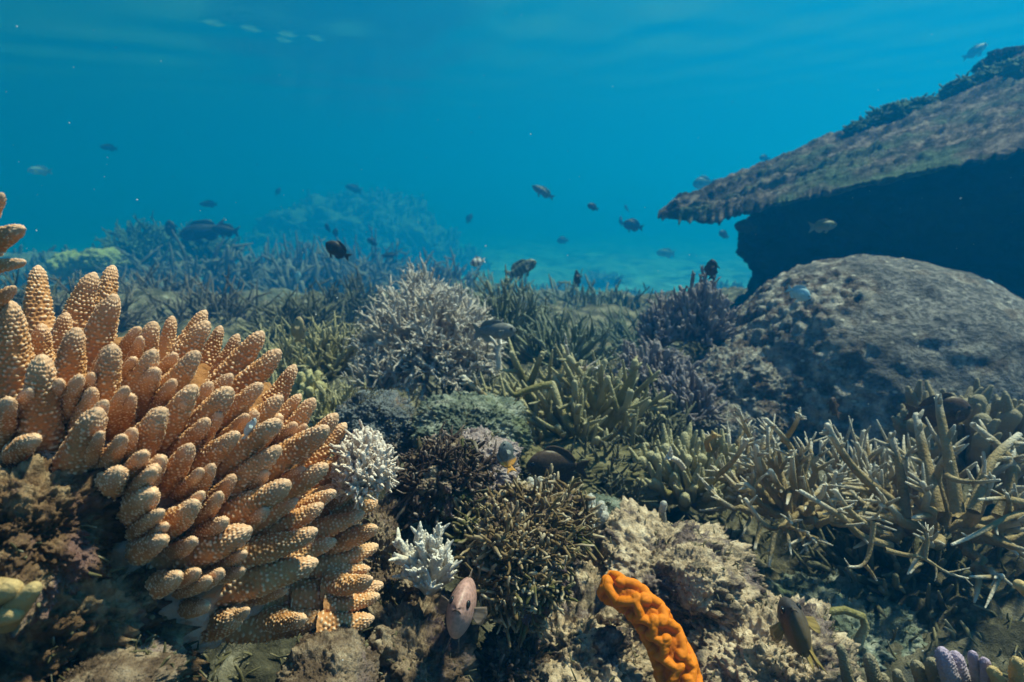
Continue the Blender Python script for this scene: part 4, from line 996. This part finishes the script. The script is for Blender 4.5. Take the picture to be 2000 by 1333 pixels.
# ------------------------------------------------------------------ fish
def fin_sheet(mb, base, tipc, th=.0009, n=9):
    """thin fin between two polylines, a rounded-off wedge in section"""
    base = np.asarray(base, float); tipc = np.asarray(tipc, float)
    to = np.linspace(0, 1, len(base)); tn = np.linspace(0, 1, n)
    b = np.stack([np.interp(tn, to, base[:, j]) for j in range(3)], 1)
    to = np.linspace(0, 1, len(tipc)); e = np.stack([np.interp(tn, to, tipc[:, j]) for j in range(3)], 1)
    m = 5; rows = np.stack([b * (1 - s) + e * s for s in np.linspace(0, 1, m)], 1)
    nn = nrm(np.cross(b[-1] - b[0], e[n // 2] - b[n // 2]))
    off = (np.linspace(1, .25, m) * th)[None, :, None] * nn
    rip = (0.25 * th * np.sin(np.arange(n) * pi))[:, None, None] * nn
    A = rows + off + rip; Bk = rows - off + rip
    idx = np.arange(n * m).reshape(n, m); o = n * m
    q = np.stack([idx[:-1, :-1], idx[1:, :-1], idx[1:, 1:], idx[:-1, 1:]], -1).reshape(-1, 4)
    loop = np.concatenate([idx[:, 0], idx[-1, 1:], idx[-2::-1, -1], idx[0, -2:0:-1]])
    nx = np.roll(loop, -1)
    mb.add(np.concatenate([A.reshape(-1, 3), Bk.reshape(-1, 3)]), np.concatenate([q, q[:, ::-1] + o, np.stack([loop, loop + o, nx + o, nx], -1)]), b=np.tile(np.tile(np.linspace(0, 1, m), n), 2))

PROF = {  # x (1 snout .. 0 tail root), half height, belly share, half width
 'damsel': ([1, .97, .9, .78, .62, .45, .28, .12, 0], [.01, .06, .135, .215, .25, .235, .175, .095, .065], [.01, .035, .075, .105, .115, .10, .07, .038, .022]),
 'slim':   ([1, .97, .9, .78, .62, .45, .28, .12, 0], [.01, .035, .075, .115, .135, .13, .10, .06, .042], [.01, .03, .055, .075, .082, .075, .055, .03, .018]),
 'wrasse': ([1, .97, .9, .78, .62, .45, .28, .12, 0], [.015, .06, .115, .16, .175, .17, .145, .105, .085], [.012, .04, .07, .095, .10, .095, .075, .045, .03]),
}
def fish_parts(kind, bend=0.0):
    """unit-length fish heading +X, up +Z; returns dict of builders in local space"""
    x, hh, ww = (np.array(a) for a in PROF[kind])
    tn = np.linspace(0, 1, 36)
    xo = x[::-1]
    X = tn; H = np.interp(X, xo, hh[::-1]); W = np.interp(X, xo, ww[::-1])
    for _ in range(2):
        H[1:-1] = .25 * H[:-2] + .5 * H[1:-1] + .25 * H[2:]; W[1:-1] = .25 * W[:-2] + .5 * W[1:-1] + .25 * W[2:]
    k = 28; th = np.linspace(0, 2 * pi, k, endpoint=False)
    xx = X * .78 - .28
    v = np.stack([np.repeat(xx[:, None], k, 1), W[:, None] * np.cos(th) * (1 - .12 * np.sin(th) ** 2), H[:, None] * np.sin(th) - .02 * (X[:, None] - .4)], -1)
    # mouth crease
    sn = np.clip((X - .93) / .07, 0, 1)[:, None]
    v[..., 0] -= sn * .018 * np.exp(-((th[None, :] - 0) / .22) ** 2) + sn * .018 * np.exp(-((th[None, :] - pi) / .22) ** 2)
    n = len(X); idx = np.arange(n * k).reshape(n, k)
    a = idx[:-1]; b = np.roll(a, -1, 1); d = idx[1:]; c = np.roll(d, -1, 1)
    vv = np.concatenate([v.reshape(-1, 3), [[xx[0], 0, 0], [xx[-1] + .003, 0, -.01]]])
    q = np.stack([a, d, c, b], -1).reshape(-1, 4)
    t = np.concatenate([np.stack([idx[0], np.roll(idx[0], -1), np.full(k, n * k)], -1), np.stack([np.roll(idx[-1], -1), idx[-1], np.full(k, n * k + 1)], -1)])
    top = lambda s: np.interp(s, X, H) - .02 * (s - .4)
    bot = lambda s: -np.interp(s, X, H) - .02 * (s - .4)
    px_ = lambda s: s * .78 - .28
    out = {}
    out['body'] = (vv, q, t)
    mbs = {}
    m = MB(); sb = np.linspace(.72, .06, 9); hgt = np.array([.02, .06, .075, .08, .085, .095, .105, .085, .02]) * (1.0 if kind != 'slim' else .7)
    fin_sheet(m, [(px_(s), 0, top(s) - .012) for s in sb], [(px_(s) - .04, 0, top(s) + h) for s, h in zip(sb, hgt)], .006); mbs['dorsal_fin'] = [m]
    m = MB(); sb = np.linspace(.40, .06, 7); hgt = np.array([.02, .07, .10, .11, .10, .075, .02]) * (1.0 if kind != 'slim' else .7)
    fin_sheet(m, [(px_(s), 0, bot(s) + .012) for s in sb], [(px_(s) - .05, 0, bot(s) - h) for s, h in zip(sb, hgt)], .006); mbs['anal_fin'] = [m]
    m = MB(); r0 = hh[-1]
    fin_sheet(m, [(-.262, 0, r0 * .9), (-.268, 0, 0), (-.262, 0, -r0 * .9)], [(-.47, 0, r0 * 2.6), (-.43, 0, r0 * 1.4), (-.39, 0, 0), (-.43, 0, -r0 * 1.4), (-.47, 0, -r0 * 2.6)], .008); mbs['tail_fin'] = [m]
    mbs['pectoral_fin'] = []
    for sd in (-1, 1):
        m = MB(); wy = np.interp(.68, X, W) * .9 * sd
        fin_sheet(m, [(.27, wy, .02), (.25, wy, -.02), (.24, wy, -.05)], [(.16, wy + sd * .10, .05), (.10, wy + sd * .12, -.02), (.13, wy + sd * .09, -.10), (.19, wy + sd * .05, -.10)], .004); mbs['pectoral_fin'].append(m)
    mbs['pelvic_fin'] = []
    for sd in (-1, 1):
        m = MB(); fin_sheet(m, [(.20, sd * .03, bot(.6) + .02), (.14, sd * .03, bot(.52) + .02)], [(.10, sd * .06, bot(.6) - .10), (.04, sd * .05, bot(.55) - .09)], .004); mbs['pelvic_fin'].append(m)
    mbs['eye'] = []
    for sd in (-1, 1):
        m = MB(); ev, et = ICO[3]; wy = np.interp(.885, X, W) * .88 * sd
        m.add(ev * np.array([.034, .020, .034]) + np.array([px_(.885), wy, .035 + .0]), None, et, a=np.clip((np.hypot(ev[:, 0], ev[:, 2]) - .5) * 5, 0, 1)); mbs['eye'].append(m)
    m = MB(); tube(m, [(.462, -.034, -.045), (.488, -.018, -.030), (.496, 0, -.026), (.488, .018, -.030), (.462, .034, -.045)], [.004, .006, .007, .006, .004], 7); mbs['mouth'] = [m]
    out['fins'] = mbs
    def curl(a):
        xb = np.clip(.18 - a[:, 0], 0, None); a[:, 1] += bend * xb * xb
    curl(vv)
    for l in mbs.values():
        for m in l:
            for a in m.v: curl(a)
    return out
FP = {(k, b): fish_parts(k, b) for k in PROF for b in (-.45, 0.15, .5)}

def fishmat(name, base, belly=None, tail=None, bars=None):
    m, nt, bs = newmat(name)
    tc = N(nt, 'ShaderNodeTexCoord').outputs['Object']
    sx = N(nt, 'ShaderNodeSeparateXYZ'); nt.links.new(tc, sx.inputs[0])
    n1 = N(nt, 'ShaderNodeTexNoise', i_Scale=9.0, i_Detail=4.0); nt.links.new(tc, n1.inputs['Vector'])
    dark = tuple(c * .8 for c in base)
    col = ramp(nt, n1.outputs['Fac'], [(.35, dark), (.65, base)])
    if belly: col = mix(nt, maprange(nt, sx.outputs['Z'], .02, -.16), col, belly)
    if bars:
        wv = N(nt, 'ShaderNodeMath', operation='SINE'); ml = N(nt, 'ShaderNodeMath', operation='MULTIPLY_ADD'); ml.inputs[1].default_value = bars[1]; ml.inputs[2].default_value = bars[2]
        nt.links.new(sx.outputs['X'], ml.inputs[0]); nt.links.new(ml.outputs[0], wv.inputs[0])
        col = mix(nt, maprange(nt, wv.outputs[0], -.1, .15), col, bars[0])
    if tail: col = mix(nt, maprange(nt, sx.outputs['X'], tail[1] + .04, tail[1] - .03), col, tail[0])
    vo = N(nt, 'ShaderNodeTexVoronoi', i_Scale=34.0); nt.links.new(tc, vo.inputs['Vector'])
    col = mix(nt, maprange(nt, vo.outputs['Distance'], .25, .75, 0.0, .45), col, tuple(min(1, c * 1.9 + .02) for c in base))
    nt.links.new(col, bs.inputs['Base Color'])
    bp = N(nt, 'ShaderNodeBump', i_Strength=.2, i_Distance=.0008); nt.links.new(vo.outputs['Distance'], bp.inputs['Height']); nt.links.new(bp.outputs[0], bs.inputs['Normal'])
    bs.inputs['Roughness'].default_value = .45; bs.inputs['Specular IOR Level'].default_value = .3
    return m
def finmat(name, col):
    m, nt, bs = newmat(name)
    tc = N(nt, 'ShaderNodeTexCoord').outputs['Object']
    mp = N(nt, 'ShaderNodeMapping'); mp.inputs['Scale'].default_value = (3, 3, 60); nt.links.new(tc, mp.inputs[0])
    n1 = N(nt, 'ShaderNodeTexNoise', i_Scale=1.0, i_Detail=2.0); nt.links.new(mp.outputs[0], n1.inputs['Vector'])
    nt.links.new(ramp(nt, n1.outputs['Fac'], [(.4, tuple(c * .6 for c in col)), (.6, col)]), bs.inputs['Base Color'])
    at = N(nt, 'ShaderNodeAttribute', attribute_name='tip')
    nt.links.new(maprange(nt, at.outputs['Fac'], 0.0, 1.0, 1.0, .62), bs.inputs['Alpha'])
    return m
FM = {
 'pink_fin': finmat('grey pink fins', (.30, .22, .18)), 'gold_fin': finmat('ochre fins', (.33, .23, .08)),
 'dark': fishmat('dark fish', (.030, .026, .026)), 'brown': fishmat('brown fish', (.06, .035, .022)), 'grey': fishmat('grey fish', (.16, .16, .15), (.3, .29, .27)),
 'pink': fishmat('grey pink fish', (.34, .19, .165), (.40, .27, .24)), 'head': fishmat('dark headed fish', (.05, .04, .038), (.13, .09, .04), ((.34, .21, .06), -.05)),
 'orange_tail': fishmat('orange tailed fish', (.10, .115, .12), None, ((.85, .36, .02), -.10)), 'banded': fishmat('banded fish', (.75, .75, .72), None, None, ((.015, .015, .017), 21.0, 1.2)),
 'olive': fishmat('olive fish', (.10, .12, .07), (.2, .2, .14)), 'silver': fishmat('silver blue fish', (.42, .50, .52), (.6, .62, .6)), 'tan': fishmat('tan fish', (.35, .26, .14), (.4, .32, .2)),
 'striped': fishmat('striped fish', (.07, .08, .06), None, None, ((.17, .18, .14), 50.0, 0.0)), 'blue': fishmat('pale blue fish', (.30, .48, .62), (.45, .6, .68)), 'yellowfin': fishmat('yellow fins', (.27, .18, .06)),
}
_protos = {}
def fish(label, px, py, d, lpx, ang, toward=0.0, kind='damsel', mat='dark', roll=0.0, parts=True, group='fish over the reef', fin=None, up=None, near=False):
    """ang: heading in the picture, degrees counter-clockwise from right; toward: share of the heading that points at the viewer"""
    bend = (-.45, .15, .5)[len(label) % 3]
    key = (kind, mat, parts, bend)
    if d >= 2.0 and not near: d *= 3.1
    a = radians(ang); c = math.sqrt(max(0, 1 - toward ** 2))
    hx = nrm(RGT * cos(a) * c + UPV * sin(a) * c + (nrm(CAM - P(px, py, d)) if toward > .7 else -FWD) * toward)
    upr = np.array([0, 0, 1.0]) if up is None else up
    if abs(hx @ upr) > .85: upr = nrm(upr - RGT * .6)
    sy = nrm(np.cross(upr, hx)); uz = np.cross(hx, sy)
    sy, uz = sy * cos(roll) + uz * sin(roll), uz * cos(roll) - sy * sin(roll)
    L = lpx * S * d
    mw = Matrix([[hx[i] * L, sy[i] * L, uz[i] * L, P(px, py, d)[i]] for i in range(3)] + [[0, 0, 0, 1]])
    if key not in _protos:
        fp = FP[(kind, bend)]
        mb = MB(); mb.add(*fp['body'])
        if not parts:
            for nm in ('dorsal_fin', 'anal_fin', 'tail_fin', 'pectoral_fin'):
                for m in fp['fins'][nm]:
                    mb.add(np.concatenate(m.v), m.q[0])
        root = mb.build('fish', FM[mat], origin=(0, 0, 0))
        if parts:
            for nm, lst in fp['fins'].items():
                for m in lst:
                    mt = M['eye'] if nm == 'eye' else FM['brown'] if nm == 'mouth' else FM[fin or mat]
                    m.build(nm, mt, root)
        _protos[key] = root
    else:
        src = _protos[key]
        root = src.copy(); COL.objects.link(root)
        for ch in src.children:
            cc = ch.copy(); COL.objects.link(cc); cc.parent = root
    root.matrix_world = mw
    return tag(root, label, 'fish', group)

fish('grey pink fish facing the viewer below the brown algae clump', 908, 1186, .64, 225, 180, .993, 'damsel', 'pink', roll=-.2, fin='pink_fin')
fish('dark headed fish with yellowish fins facing the viewer at the bottom right', 1552, 1243, .62, 215, 95, .80, 'damsel', 'head', roll=.1, fin='gold_fin', up=FWD * .8 + np.array([0, 0, .6]))
fish('small grey damselfish with bright orange tail, head up', 990, 893, .76, 66, 100, .15, 'damsel', 'orange_tail', roll=.3)
fish('dark brown fish hiding below the olive staghorn', 1088, 908, 1.02, 125, 178, .2, 'damsel', 'brown')
fish('grey brown fish gliding right beside the pale dense bush', 962, 648, 1.45, 92, 5, .1, 'wrasse', 'grey')
fish('brown fish nestled among the knobbly brown fingers', 1835, 805, 1.12, 120, 8, .1, 'damsel', 'brown')
fish('round brown fish in front of the domed coral', 1627, 796, 1.3, 55, 120, .6, 'damsel', 'brown')
fish('tan pointed fish hovering above the finger coral tips', 582, 648, 1.5, 62, 80, .3, 'wrasse', 'tan')
fish('pinkish slim fish lurking in the shade of the tan staghorn', 1450, 955, 1.0, 52, -15, .1, 'slim', 'tan')
fish('small pale green fish hiding among the finger coral branches', 488, 838, .48, 52, 60, .2, 'slim', 'silver')
fish('blue fish resting on the left shoulder of the domed coral', 1558, 572, 1.72, 52, -25, .2, 'damsel', 'blue')
fish('pale silvery fish standing upright in the dark hollow', 1928, 570, 1.9, 48, 100, .3, 'damsel', 'silver')
fish('olive fish cruising in the dark under the table coral', 1608, 442, 2.6, 52, 8, .0, 'wrasse', 'olive', near=True)
fish('black plump damselfish over the centre left thicket', 660, 490, 1.9, 56, 145, .1, 'damsel', 'dark')
fish('black and white banded damselfish beside the pale bush', 934, 512, 2.4, 32, 192, .1, 'damsel', 'banded', near=True)
fish('grey speckled fish swimming up right of the banded one', 1017, 526, 3.4, 68, 28, .0, 'wrasse', 'striped', near=True)
fish('slim striped fish high in open water at the centre', 1062, 376, 2.2, 52, 150, .0, 'slim', 'striped')
fish('dark oval fish just right of the slim striped fish', 1158, 405, 2.2, 24, 155, .2, 'damsel', 'dark', parts=False)
fish('dark fish in mid water left of the table coral tip', 1237, 441, 2.4, 42, 165, .0, 'damsel', 'dark')
fish('thin faint fish overlapping the dark mid water fish', 1213, 433, 3.6, 22, 100, .2, 'slim', 'dark', parts=False)
fish('faint fish above the dark mid water fish', 1224, 408, 4.6, 18, 120, .3, 'damsel', 'dark', parts=False)
fish('head down dark fish over the green staghorn fan', 1128, 546, 3.2, 38, 100, .2, 'slim', 'dark', near=True)
fish('black fish perched above the tall mauve grey bush', 1390, 528, 2.1, 44, 95, .3, 'damsel', 'dark', near=True)
fish('dark round fish left of the dark wall', 1414, 459, 2.6, 26, 150, .3, 'damsel', 'dark', parts=False)
fish('bulky grey fish at the edge of the dark wall', 1456, 444, 3.4, 46, 170, .1, 'damsel', 'dark', parts=False, near=True)
fish('blue grey fish above the table coral tip', 1375, 358, 3.2, 46, 185, .1, 'damsel', 'olive')
fish('tiny square dark fish grazing the rim of the table coral', 1493, 309, 3.3, 22, 175, .2, 'damsel', 'dark', parts=False)
fish('slim fish gliding up near the top right corner', 1904, 101, 2.6, 56, 32, .0, 'slim', 'olive')
fish('big dark parrotfish on the left skyline, head to the left', 396, 452, 3.1, 88, 190, .1, 'wrasse', 'dark')
fish('second dark parrotfish following close behind the big one', 440, 450, 3.0, 52, 172, .1, 'wrasse', 'dark')
fish('head up dark fish left of the parrotfish pair', 335, 450, 3.1, 40, 105, .2, 'damsel', 'dark')
fish('small dark fish below the parrotfish pair', 462, 488, 3.2, 24, 110, .2, 'damsel', 'dark', parts=False)
fish('faint fish high above the parrotfish pair', 410, 399, 4.4, 42, 178, .0, 'slim', 'dark', parts=False)
fish('faint fish near the left edge in open water', 214, 289, 4.4, 40, 172, .0, 'slim', 'dark', parts=False)
fish('pale ghostly fish low at the left edge in open water', 80, 334, 4.2, 54, 176, .0, 'slim', 'silver', parts=False)
fish('dark round fish silhouetted beside the yellowish far coral', 126, 524, 3.2, 28, 90, .4, 'damsel', 'dark', parts=False)
fish('pale blue fish glowing over the dim thicket', 581, 543, 2.2, 28, 60, .5, 'damsel', 'blue', parts=False)
fish('small dark fish above the black plump damselfish, left one', 640, 446, 3.4, 20, 110, .3, 'damsel', 'dark', parts=False)
fish('small dark fish just above the black plump damselfish', 655, 456, 3.4, 20, 80, .3, 'damsel', 'dark', parts=False)
fish('dark fish in front of the faint mound, right of the black plump one', 728, 473, 2.9, 24, 150, .3, 'damsel', 'dark', parts=False)
fish('slender grey fish in front of the faint mound', 761, 499, 2.6, 32, 182, .0, 'slim', 'dark', parts=False)
fish('faint fish above the top of the faint mound', 692, 369, 5.2, 34, 160, .1, 'wrasse', 'dark', parts=False)
fish('faint rounded fish right of the faint mound', 916, 428, 4.4, 22, 60, .2, 'damsel', 'dark', parts=False)
fish('very faint fish left above the faint mound', 543, 375, 5.4, 18, 60, .2, 'damsel', 'dark', parts=False)
fish('faint fish far beyond the green fan', 1205, 550, 4.0, 22, 60, .2, 'slim', 'dark', parts=False)
fish('pale faint fish over the sand right of centre', 1302, 495, 4.8, 40, 175, .0, 'wrasse', 'olive', parts=False)
fish('faint fish over the sand left of centre', 1100, 470, 4.8, 26, 180, .1, 'damsel', 'dark', parts=False)
fish('small tan fish in the dark hollow above the domed coral', 1765, 513, 2.3, 24, 130, .3, 'damsel', 'tan', parts=False, near=True)

# ------------------------------------------------------------------ uncountable things
mb = MB()
cnt = 0
while cnt < 9000:
    y = rng.uniform(.55, 2.6); x = rng.uniform(-1, 1) * (.35 + y * .85)
    z = ground_z(np.array([x]), np.array([y]))[0]
    s = np.array([x, y, z - .003]); dr = nrm(np.array([0, 0, .8]) + rng.standard_normal(3) * .6)
    L = rng.uniform(.008, .03) * (.6 + .4 * y); w = L * rng.uniform(.07, .14)
    tube(mb, [s, s + dr * L * .5, s + dr * L + rng.standard_normal(3) * L * .25], [w, w, w * .6], 5, t0=0, t1=rng.uniform(.4, 1.2), rough=.12)
    cnt += 1
tag(mb.build('turf', M['turf'], origin=(0, 0, 0)), 'brown turf algae and coral crumbs covering the sea floor', 'algae turf', kind='stuff')

mb = MB(); ev, et = ICO[1]
for i in range(420):
    d = rng.uniform(.3, 2.4); p = P(rng.uniform(-50, 2050), rng.uniform(-20, 1300), d)
    s = d * S * rng.choice([.35, .5, .8, 1.3], p=[.5, .3, .15, .05]) 
    mb.add(p + ev * s * np.array([1, 1, rng.uniform(.6, 1.2)]), None, et)
tag(mb.build('marine_snow', M['speck'], origin=(0, 0, 0)), 'fine white specks drifting in the water', 'specks', kind='stuff')
